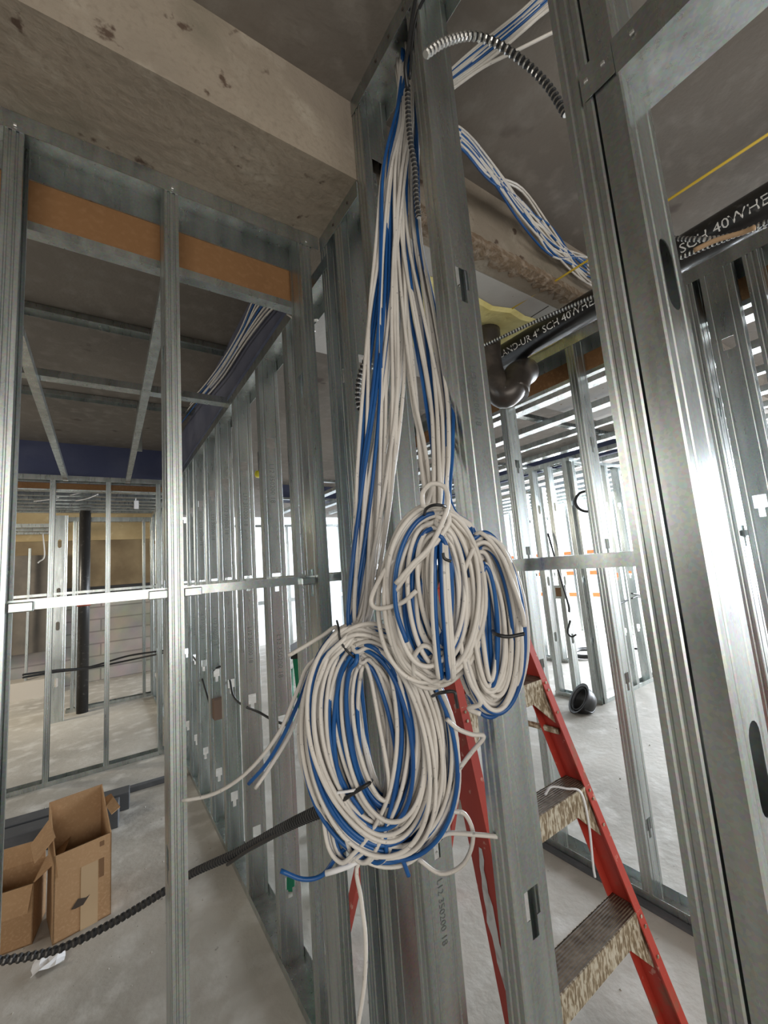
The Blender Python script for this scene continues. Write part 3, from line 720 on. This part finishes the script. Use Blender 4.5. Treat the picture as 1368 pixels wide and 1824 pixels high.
# lower coil cables (paths cached so tails can be unique)
tails1 = {
  0: ('w', [(560, 1175, .79), (530, 1230, .80), (500, 1300, .82), (460, 1355, .84), (420, 1392, .86), (375, 1416, .88), (326, 1426, .90)], 'white cable whose long cut end reaches far left of the lower coil'),
  1: ('b', [(565, 1180, .80), (532, 1250, .81), (505, 1310, .82), (475, 1360, .83), (443, 1396, .84)], 'blue cable end pointing down left beside the lower coil'),
  2: ('w', [(572, 1185, .81), (542, 1250, .82), (515, 1310, .83), (485, 1360, .84), (455, 1404, .84)], 'white cable end hanging just right of the blue left end'),
  3: ('w', [(600, 1118, .79), (575, 1132, .785), (545, 1150, .78), (514, 1168, .775)], 'white cable with a short cut end poking left above the lower coil'),
  4: ('b', [(640, 1500, .77), (605, 1520, .77), (575, 1558, .765), (540, 1566, .76), (500, 1551, .755)], 'blue cable with its cut end curling out left beneath the lower coil'),
  5: ('w', [(640, 1535, .76), (643, 1600, .76), (651, 1670, .76), (649, 1750, .76), (634, 1850, .76)], 'white cable whose tail drops straight down from the lower coil'),
  6: ('w', [(800, 1440, .76), (828, 1450, .76), (843, 1490, .76), (826, 1538, .765), (785, 1556, .77), (745, 1530, .775)], 'white cable tail looping right of the lower coil'),
  7: ('w', [(770, 1490, .76), (800, 1484, .75), (840, 1486, .745), (886, 1490, .74)], 'white cable with a straight cut end pointing right below'),
  8: ('w', [(808, 1400, .76), (815, 1375, .755), (840, 1340, .75), (862, 1312, .745), (840, 1308, .74), (815, 1298, .74), (796, 1281, .735)], 'white cable tail bent sharply back right of the lower coil'),
  9: ('b', [(700, 1510, .76), (716, 1530, .755), (728, 1560, .755)], 'blue cable with a stub poking below the lower coil'),
}
def band(lst, s):
    return lst
for i in range(NW1 + NB1):
    tl = tails1.get(i)
    blue = (tl[0] == 'b') if tl else (i % 4 == 2)
    s = random.uniform(-.95, -.25) if blue else -1 + 2 * ((i * 7) % 38) / 37
    P = [top_pt()] + hang(BUN_L, s, .8)
    s0 = random.random()
    turns = 3 if i % 3 else 2
    st = PI / 2 + .28
    P += coil(673, 1322, 132, 208, 30, 124, 666, 1300, .775 if not tl else .77, turns, st, s0, direction=-1 if i % 2 else 1, dspread=.036, tilt=-.13)
    if tl:
        if i in (0, 1, 2, 3): pass
        elif i in (4, 5, 9): P += coil(673, 1322, 132, 208, 30, 124, 666, 1300, .77, 1, st, .7, direction=1, tilt=-.13)[:8]
        else: P += coil(673, 1322, 132, 208, 30, 124, 666, 1300, .77, 1, st, .95, direction=-1, tilt=-.13)[:(5 if i == 8 else 6)]
        P += [PX(*q) for q in tl[1]]
        lab, g = tl[2], None
    else:
        if i % 3 == 1:
            o = random.uniform(-26, 30); b = random.uniform(-30, 45); w = random.uniform(.735, .755)
            P += [PX(655, 1122, .755), PX(700 + o * .5, 1185, w), PX(724 + o, 1300, w), PX(712 + o, 1405, w), PX(682 + o * .6 + b * .3, 1478, w), PX(654 + b, 1524, w + .002), PX(634 + b, 1536, w + .010), PX(612 + b, 1508, w + .02), PX(600 + b * .9, 1440, w + .03), PX(596 + b * .7, 1360, w + .035)]
        else:
            P += coil(673, 1322, 132, 208, 30, 124, 666, 1300, .775, 1, st, random.random(), direction=-1 if i % 2 else 1, tilt=-.13)[:random.randint(4, 12)]
        lab, g = ('plain blue data cable wound in the big lower coil' if blue else 'plain white data cable wound in the big lower coil'), G1
    cable(P, BLUEC if blue else WHITEC, lab, g)
# upper coil
tails2 = {
  0: ('w', [(792, 905, .68), (800, 930, .665), (770, 975, .66), (735, 1010, .66), (703, 1055, .665)], 'white cable crossing diagonally in front of the upper coil'),
  1: ('w', [(700, 1000, .68), (672, 1040, .68), (661, 1072, .68), (676, 1084, .675), (715, 1074, .665), (742, 1052, .66)], 'white cable with a loose loop left of the upper coil'),
  2: ('w', [(745, 1190, .69), (738, 1170, .67), (755, 1150, .66), (775, 1165, .66), (765, 1190, .67)], 'white cable with a tiny loop at the foot of the upper coil'),
}
random.seed(33)
U = (772, 1062, 84, 155, 16, 84, 782, 1048)
for i in range(20):
    tl = tails2.get(i); blue = (not tl) and i % 4 == 3
    s = -1 + 2 * ((i * 7) % 20) / 19
    P = [top_pt()] + hang(BUN_R, s, .5)
    if i in (4, 7, 8, 12, 15, 17):   # strands that drop straight through the coil and turn up at its foot
        o = random.uniform(-26, 22)
        P = P[:-1] + [PX(782 + o * .4, 905, .72), PX(780 + o * .8, 985, .655), PX(782 + o, 1080, .645), PX(788 + o, 1165, .65), PX(792 + o * .8, 1208, .665)]
        P += coil(*U, .69, 2, -PI / 2 + .2, random.random(), direction=1, dspread=.016)
    else:
        P += coil(*U, .69, 3, PI / 2, random.random(), direction=-1 if i % 2 else 1, dspread=.022)
    if tl: P += [PX(*q) for q in tl[1]]; lab, g = tl[2], None
    else:
        P += coil(*U, .69, 1, PI / 2, random.random(), direction=1)[:random.randint(5, 12)] if i not in (4, 7, 8, 12, 15, 17) else []
        lab, g = ('plain blue data cable wound in the upper middle coil' if blue else 'plain white data cable wound in the upper middle coil'), G2
    cable(P, BLUEC if blue else WHITEC, lab, g)
# ring standing at top of the upper coil
P = [top_pt()] + hang(BUN_R, .1, .3)[:-1] + [PX(760, 900, .68), PX(752, 880, .67), PX(768, 862, .665), PX(792, 868, .66), PX(798, 895, .65), PX(788, 930, .645), PX(765, 975, .64), PX(735, 1005, .64), PX(705, 1040, .645)]
cable(P, WHITEC, 'white cable making a small open ring above the upper coil tie')
# right coil
random.seed(44)
V3 = (872, 1112, 62, 165, 14, 104, 868, 1110)
for i in range(13):
    blue = i in (2, 5, 9)
    P = [top_pt()] + hang(BUN_R, .5 + .5 * random.random(), .3)[:-1] + [PX(800 + random.uniform(-6, 6), 900, .73), PX(838 + random.uniform(-8, 8), 940, .715)]
    P += coil(*V3, .705, 3, PI / 2 + .4, random.random(), direction=-1, dspread=.012, tilt=-.06, wander=7)
    if i == 0: P += [PX(850, 950, .69), PX(890, 985, .68), (PX(915, 1045, .675)), PX(930, 1090, .675), PX(934, 1116, .675)]; lab, g = 'white cable ending beside the black tie of the right coil', None
    elif i == 1: P += coil(*V3, .69, 1, PI / 2 + .5, .9, direction=1)[:6] + [PX(835, 1262, .68), PX(856, 1272, .67)]; lab, g = 'white cable ending openly at the foot of the right coil', None
    else: lab, g = ('plain blue data cable wound in the small right coil' if blue else 'plain white data cable wound in the small right coil'), G3
    cable(P, BLUEC if blue else WHITEC, lab, g)
# cables leaving right above
random.seed(5)
for i in range(13):
    k = i / 12
    o = random.uniform(-.5, .5)
    P = [Vector((.66, .66 + .02 * k, 2.62)), PX(745 + 10 * o, 185 + 10 * k, 1.10), PX(800, 128 + 34 * k, 1.08), PX(860, 74 + 46 * k + 6 * o, 1.06), PX(930, 18 + 42 * k + 8 * o, 1.02), PX(990, -40 + 50 * k, 1.0), PX(1040, -90 + 50 * k, .98)]
    blue = i in (2, 6, 7)
    if i == 12: P[4:] = [PX(920, 90, 1.04), PX(1000, 50, 1.03), PX(1060, 20, 1.02)]
    cable(P, BLUEC if blue else WHITEC, 'white cable leaving the run early toward the jamb stud top' if i == 12 else ('blue cable running up right under the slab' if blue else 'white cable running up right under the slab'), None if i == 12 else 'cables running up right under the slab')
for i in range(16):
    k = (i % 8) / 7; o = random.uniform(-1, 1); o2 = random.uniform(-1, 1)
    P = [Vector((.66, .68, 2.66)), PX(748, 200 + 14 * k, 1.14), PX(820, 228 + 34 * k, 1.20), PX(872, 288 + 30 * k + 5 * o, 1.34), PX(930, 372 + 34 * k * o2 + 10 * o, 1.52), PX(985, 432 + 26 * o2 + 6 * k, 1.66), PX(1045, 458 + 46 * ((i * 5) % 8) / 7, 1.80), PX(1110, 500 + 40 * k, 2.0), PX(1180, 540 + 40 * k, 2.2)]
    blue = i % 3 == 1
    cable(P, BLUEC if blue else WHITEC, 'blue cable running down right behind the tall stud' if blue else 'white cable running down right behind the tall stud', 'cables running down right behind the tall stud')
# left room cables along the blue beam
for i in range(8):
    o = random.uniform(-1, 1)
    P = [PXX(500 + 6 * o, 500 + 5 * i, .57), PXX(458 + 4 * i * .5, 522 + 6 * i, .565), PXX(430 + 3 * o, 590 + 4 * i, .565), PXX(395 + 4 * o, 650 + 3 * i, .56), PXX(362 + 6 * o, 695 + 2 * i, .555)]
    if i < 5: P += [PXX(335 + 5 * o, 720 + 4 * i, .545), PXX(300, 770 + 5 * i, .53), PXX(280 + 4 * i, 835 + 3 * i, .52)]
    cable(P, BLUEC if i in (1, 4) else WHITEC, ('blue cable trailing along the blue grey beam' if i in (1, 4) else 'white cable trailing along the blue grey beam'), 'cables trailing along the blue grey beam', r=.0045, seg=6)
for i, (a, b) in enumerate((((505, 530), (560, 590)), ((512, 560), (565, 570)))):
    cable([PXX(a[0], a[1], .57), PXX((a[0] + b[0]) / 2 - 4, (a[1] + b[1]) / 2 + 8, .56), PXX(b[0], b[1], .57)], WHITEC, 'loose white cable curl by the %s end of the orange board' % ('right' if i == 0 else 'lower right'), r=.004)

# cable ties
def tie(pts, r, m, label, tail=None):
    root = tube('cable_tie', catmull(pts, 8), r, m, seg=6); tag(root, label, 'cable tie')
    return root
tie([PX(600, 1106, .80), PX(603, 1118, .745), PX(606, 1140, .735), PX(617, 1158, .735), PX(633, 1172, .74), PX(645, 1178, .79)], .0022, BLACKP, 'thin black tie around the top of the lower coil')
tie([PX(756, 925, .70), PX(758, 908, .645), PX(772, 900, .63), PX(790, 901, .635), PX(800, 908, .68)], .0026, BLACKP, 'black tie around the top of the upper coil')
tie([PX(878, 1124, .69), PX(884, 1130, .655), PX(905, 1134, .648), PX(934, 1129, .65)], .0032, BLACKP, 'black tie wrapped round the side of the right coil')
boxobj_t = None
tie([PX(770, 1240, .67), PX(785, 1234, .64), PX(808, 1232, .635), PX(812, 1245, .635), PX(815, 1260, .65)], .0026, BLACKP, 'black tie at the foot of the upper coil')
tie([PX(789, 985, .63), PX(792, 995, .628), PX(803, 1000, .63)], .0026, BLACKP, 'black tie inside the upper coil')
tie([PX(590, 1443, .77), PX(605, 1430, .745), PX(630, 1412, .735), PX(655, 1397, .735), PX(662, 1390, .76)], .0036, BLACKP, 'black strap binding the foot of the lower coil')
tie([PX(600, 1412, .735), PX(618, 1410, .735), PX(634, 1407, .735)], .0026, PAPER, 'clear plastic tie beside the black strap')
wr = tube('tape_wrap', [PX(580, 1556, .755), PX(600, 1550, .755), PX(620, 1543, .755), PX(638, 1533, .757)], .0048, PAPER, seg=8); tag(wr, 'white tape wrap around a tail under the lower coil', 'tape')

# flexible conduits
tag(flex('flexible_conduit', [PX(-60, 1712, 1.30), PX(0, 1711, 1.33), PX(100, 1692, 1.38), PX(200, 1644, 1.43), PX(300, 1583, 1.45), PX(345, 1554, 1.42), PX(420, 1520, 1.28), PX(500, 1477, 1.08), PX(560, 1449, .90), PX(592, 1440, .80)], .0135, .019, [DARKFLEX, ARMORD], depth=.26), 'black corrugated conduit sagging from the left to the lower coil', 'conduit')
tag(tube('tie_cord', catmull([PX(405, 1540, 1.28), PX(450, 1510, 1.18), PX(520, 1473, 1.02), PX(560, 1455, .90), PX(590, 1443, .79)], 6), .005, BLACKP, seg=6), 'black cord wound along the right end of the corrugated conduit', 'cord')
tag(flex('flexible_conduit', [PX(758, 97, .80), PX(790, 76, .82), PX(835, 64, .85), PX(880, 75, .86), PX(930, 108, .86), PX(975, 152, .85), PX(1008, 204, .83)], .0085, .0125, [ARMOR, ARMORD], depth=.25, seg=10), 'black and silver flexible conduit arching near the slab', 'conduit')
tag(flex('flexible_conduit', [PX(726, 150, .95), PX(727, 200, .95), PX(731, 250, .95), PX(739, 300, .95), PX(742, 350, .95), PX(746, 388, .95)], .0068, .010, [ARMOR, ARMORD], depth=.25), 'thin ribbed conduit hanging in front of the cable bundle', 'conduit')
tag(tube('black_cable', catmull([PX(745, -30, .93), PX(733, 40, .93), PX(728, 80, .93), PX(722, 120, .93), PX(726, 160, .945)], 6), .0045, BLACKP, seg=8), 'black cable dropping from the slab into the ribbed conduit', 'cable')
tag(tube('black_cable', catmull([PX(765, -20, .95), PX(745, 20, .95), PX(735, 70, .96), PX(730, 140, .97)], 6), .0035, BLACKP, seg=8), 'second thin black cable at the head of the bundle', 'cable')
tag(flex('flexible_conduit', [PX(662, 628, 1.10), PX(648, 648, 1.10), PX(639, 680, 1.10), PX(638, 712, 1.10), PX(645, 735, 1.10), PX(662, 740, 1.12)], .0085, .0125, [ARMOR, ARMORD], depth=.25), 'short curved flexible conduit between the corner studs', 'conduit')
# cable through long wall studs
tag(tube('black_cable', catmull([PXX(340, 1165, .64), PXX(353, 1183, .64), PXX(362, 1215, .62), PXX(376, 1262, .63)], 6), .007, BLACKP, seg=6), 'black cable drooping between the farthest stud holes', 'cable')
tag(tube('black_cable', catmull([PXX(376, 1200, .64), PXX(385, 1190, .63), PXX(397, 1188, .66), PXX(408, 1205, .64), PXX(415, 1238, .60), PXX(432, 1256, .60), PXX(460, 1268, .62), PXX(485, 1282, .65), PXX(520, 1295, .68)], 6), .006, BLACKP, seg=6), 'black cable looping from the stud holes toward the green ladder', 'cable')

# ------------------------------------------------------------------ floor clutter in the left room
def bar(x0, y0, x1, y1, w, h, z, label):
    a = Vector((x0, y0, z)); b = Vector((x1, y1, z)); d = (b - a).normalized(); s = Vector((-d.y, d.x, 0)) * w
    m = MB(); up = Vector((0, 0, h))
    m.hexa([a, b, b + s, a + s, a + up, b + up, b + s + up, a + s + up])
    o = m.build('dark_bar', DGREY, bevel=.004)
    return tag(o, label, 'bar')
bar(-1.2, 3.50, .10, 3.38, .13, .13, 0, 'dark grey bar on the floor nearest the open box')
bar(-1.2, 3.70, .17, 3.59, .12, .11, 0, 'dark grey bar on the floor, middle of the three')
bar(-1.2, 3.93, .56, 3.82, .05, .035, 0, 'thin dark bar on the floor nearest the cross wall')

def cardboard(root_name, loc, rz, w, d, h, label, flaps, lean=0.0, m=CARD, drop=0.0):
    root = empty(root_name, loc, rz); tag(root, label, 'box')
    t = .005
    b = MB()
    b.box(-w / 2, -d / 2, 0, w / 2, d / 2, t)
    for xa in (-w / 2, w / 2 - t):
        b.hexa([(xa, -d / 2, 0), (xa + t, -d / 2, 0), (xa + t, d / 2, 0), (xa, d / 2, 0), (xa, -d / 2, h - drop), (xa + t, -d / 2, h - drop), (xa + t, d / 2, h), (xa, d / 2, h)])
    b.box(-w / 2, -d / 2, 0, w / 2, -d / 2 + t, h - drop); b.box(-w / 2, d / 2 - t, 0, w / 2, d / 2, h)
    b.build('body', m, root)
    for (sx, sy, ang, ln) in flaps:
        n = Vector((sx, sy, 0)); tdir = Vector((-sy, sx, 0)); half = (d if sx else w) / 2 - .004
        o = Vector((sx * w / 2, sy * d / 2, h - (drop if sy < 0 else drop * .5 if sx else 0)))
        e = n * (math.cos(ang) * ln) + Vector((0, 0, math.sin(ang) * ln))
        f = MB(); th = Vector((0, 0, .004)) if abs(math.sin(ang)) < .7 else n * -.004
        f.hexa([o - tdir * half, o + tdir * half, o + tdir * half * .93 + e, o - tdir * half * .9 + e] + [p + th for p in (o - tdir * half, o + tdir * half, o + tdir * half * .93 + e, o - tdir * half * .9 + e)])
        f.build('flap', m, root)
    return root
bx = cardboard('cardboard_box', (-.075, 2.66, 0), math.radians(10), .215, .22, .50, 'tall open cardboard box standing on the floor', [(-1, 0, math.radians(-48), .10), (1, 0, math.radians(20), .04), (0, -1, math.radians(-86), .09)], drop=.15)
boxobj('inner_shade', (-.10, -.104, .02), (.10, .104, .024), SHADEBR, bx)
tp = boxobj('tape', (-.01, -.1122, .0), (.055, -.1108, .26), TAPE, bx); tp['label'] = 'shiny packing tape strip'
lg = mesh('emblem', [(-.045, -.1125, .105), (-.02, -.1125, .135), (.01, -.1125, .125), (.025, -.1125, .13), (.0, -.1125, .10), (-.03, -.1125, .10)], [(0, 1, 2, 3, 4, 5)], INK, bx); lg['label'] = 'small dark printed mark'
boxobj('torn_slot', (.06, -.1128, .18), (.078, -.1112, .33), SHADEBR, bx)
bx2 = cardboard('cardboard_box', (-.34, 2.72, 0), math.radians(-8), .24, .20, .24, 'low cardboard box at the left picture edge beside the tall one', [(1, 0, math.radians(35), .12), (0, -1, math.radians(-70), .10), (0, 1, math.radians(60), .08)])
# paper scrap
vs = []; fs = []
random.seed(3)
c0 = Vector((-.165, 2.42, .0))
for i in range(5):
    for j in range(5):
        vs.append(c0 + Vector((-.05 + i * .025 + random.uniform(-.006, .006), -.04 + j * .02 + random.uniform(-.006, .006), .004 + random.uniform(0, .022))))
for i in range(4):
    for j in range(4): fs.append((i * 5 + j, i * 5 + j + 1, (i + 1) * 5 + j + 1, (i + 1) * 5 + j))
tag(solid(mesh('paper_scrap', vs, fs, PAPER), .001), 'crumpled white paper scrap on the floor by the box', 'paper')

# ------------------------------------------------------------------ right room details
hh = empty('hard_hat', PZ(1034, 1268, 0.0)); tag(hh, 'black hard hat lying tipped over on the bright floor', 'hard hat')
prof = [(.0, .15), (.05, .145), (.09, .125), (.115, .09), (.125, .05), (.127, .01), (.150, .0), (.150, -.004), (.122, .006), (.11, .05), (.085, .10), (.04, .13), (0, .138)]
sh = lathe('shell', prof, BLACKP, hh, seg=28)
rd = tube('ridge', catmull([(-.126, 0, .03), (-.105, 0, .11), (0, 0, .158), (.105, 0, .11), (.126, 0, .03)], 8), .009, BLACKP, hh, seg=8)
bandr = lathe('headband', [(.105, .0), (.108, .0), (.108, .03), (.105, .03), (.105, 0)], DGREY, hh, seg=24)
for o in (sh, rd, bandr):
    o.rotation_euler = (math.radians(128), math.radians(-22), math.radians(38)); o.location = (0, 0, .122)
# electrical box on partition stud
eb = boxobj('electrical_box', (4.0, 2.60, 1.02), (4.05, 2.74, 1.16), GALV, bevel=.004); tag(eb, 'square steel electrical box on the blue tinted partition', 'electrical box')
boxobj('opening', (3.996, 2.66, 1.045), (4.0, 2.72, 1.135), SHADEBR, eb)
tag(tube('black_cable', catmull([PXX(976, 820 + 130, 4.0), PXX(1000, 1035, 3.98), PXX(1012, 1075, 3.98), PXX(1014, 1090, 4.0)], 6), .010, BLACKP, seg=6), 'black cable dropping to the electrical box', 'cable')
tag(tube('black_cable', catmull([PXX(1016, 1105, 4.0), PXX(1011, 1125, 3.98), PXX(1018, 1134, 3.98), PXX(1027, 1130, 4.0)], 6), .010, BLACKP, seg=6), 'black cable loop below the electrical box', 'cable')
for k, lb in ((0, 'outer turn of the black wire coil hung on a far stud'), (1, 'inner turn of the black wire coil hung on a far stud')):
    c = (1046, 893); ra, rb_ = (22 - 2 * k, 19 - 1.5 * k)
    tag(tube('wire_coil', [PXX(c[0] + ra * math.cos(a * 2 * PI / 24), c[1] + rb_ * math.sin(a * 2 * PI / 24), 4.036 - .02 * k) for a in range(25)], .009, BLACKP, seg=6), lb, 'wire')
for k, (pts, lb) in enumerate((([(1094, 1078), (1112, 1072), (1119, 1068), (1106, 1075), (1093, 1081)], 'short dark cable loop at the cross partition stud'), ([(1125, 1057), (1140, 1060), (1150, 1064), (1136, 1062), (1125, 1066)], 'dark cable loop next to the jamb stud'))):
    tag(tube('black_cable', catmull([PY(a, b, 2.38) for a, b in pts], 6), .009, BLACKP, seg=6), lb, 'cable')
tag(tube('floor_cable', catmull([PZ(1108, 1154, .02), PZ(1125, 1155, .02), PZ(1143, 1157, .02), PZ(1147, 1164, .02), PZ(1141, 1168, .02)], 6), .016, BLACKP, seg=6), 'dark cable lying hooked on the far bright floor', 'cable')
for k in range(3):
    tag(tube('floor_cable', [PZ(1042 + (26 - 4 * k) * math.cos(a * PI / 10), 1163 + (9 - 2 * k) * math.sin(a * PI / 10), .02 + .02 * k) for a in range(21)], .014, BLACKP, seg=6), 'turn of dark cable coiled on the far floor, %s' % ['outermost', 'middle', 'innermost'][k], 'cable')
# yellow cap seen through the long wall
lc = empty('yellow_cap', PXX(461, 845, 1.4)); tag(lc, 'small bright yellow cap seen between the long wall studs', 'cap')
tube('stem', [Vector((0, 0, .03)), Vector((0, 0, SLABZ - lc.location.z))], .004, BLACKP, lc, seg=5)
lathe('shell', [(0, -.03), (.035, -.03), (.045, 0), (.035, .035), (0, .035)], YBOX, lc, seg=16)
# wall switch boxes seen low in long wall
tag(boxobj('junction_plate', (.60, 2.94, .62), (.66, 3.004, .74), mat('brown_box', (.16, .10, .07), .8)), 'brown junction box low between the long wall studs', 'junction box')
# hanging paper tag in the far room
ht = empty('hanging_tag', PY(243, 892, 5.2)); tag(ht, 'white paper tag hanging on a string in the far room', 'tag')
v0 = Vector(ht.location)
tube('string', [PY(244, 872, 5.2) - v0, PY(241, 894, 5.2) - v0], .004, PAPER, ht, seg=5)
MB().box(-.022, -.004, -.09, .022, .004, .0).build('card', PAPER, ht)
for i, pts in enumerate(([(60, 893), (85, 890), (105, 886)], [(125, 882), (150, 876), (168, 872), (180, 866)], [(135, 892), (155, 888), (175, 880)])):
    tag(tube('white_wire', catmull([PY(a, b, 5.1) for a, b in pts], 5), .006, WHITEC, seg=5), 'loose white wire over the far cross wall, %s' % ['left one', 'upper right one', 'lower right one'][i], 'wire')
tag(tube('white_wire', catmull([PY(76, 950, 5.1), PY(79, 990, 5.1), PY(70, 1000, 5.1), PY(67, 1003, 5.1)], 5), .006, WHITEC, seg=5), 'white wire hooked down at far left', 'wire')

# small rubble on the left floor and backlit studs of the rear opening
random.seed(9)
vs = []; fs = []
for i in range(150):
    x = random.uniform(-.5, .56); y = random.uniform(1.3, 4.2); r = random.uniform(.002, .007)
    if i > 110: x, y = random.uniform(.75, 3.8), random.uniform(.4, 3.0)
    b0 = len(vs)
    vs += [(x + r * random.uniform(.7, 1.3) * math.cos(a * PI / 2), y + r * math.sin(a * PI / 2), .0) for a in range(4)] + [(x, y, r * random.uniform(.8, 1.4))]
    fs += [(b0 + k, b0 + (k + 1) % 4, b0 + 4) for k in range(4)] + [(b0 + 3, b0 + 2, b0 + 1, b0)]
RUB = mat('rubble', (0.40, 0.37, 0.32), 0.9)
tag(mesh('rubble', vs, fs, RUB), 'tiny concrete crumbs scattered over the floor', 'rubble', kind='stuff')
for i in range(9):
    stud(1.5 + i * .41, 8.2, 0, 2.5, (0, 1), (1, 0), 'backlit stud of the rear opening, %s from the block wall' % names_j[i], F=.05, holes=(1.2,), group='backlit studs of the rear opening')
track((1.2, 8.2, 2.52), (5.2, 8.2, 2.52), (0, 1), W, .04, False, 'top track of the rear opening studs')
tag(boxobj('rear_sill', (1.2, 8.18, .95), (5.2, 8.3, 1.02), GALV), 'metal sill running across the rear opening', 'sill')
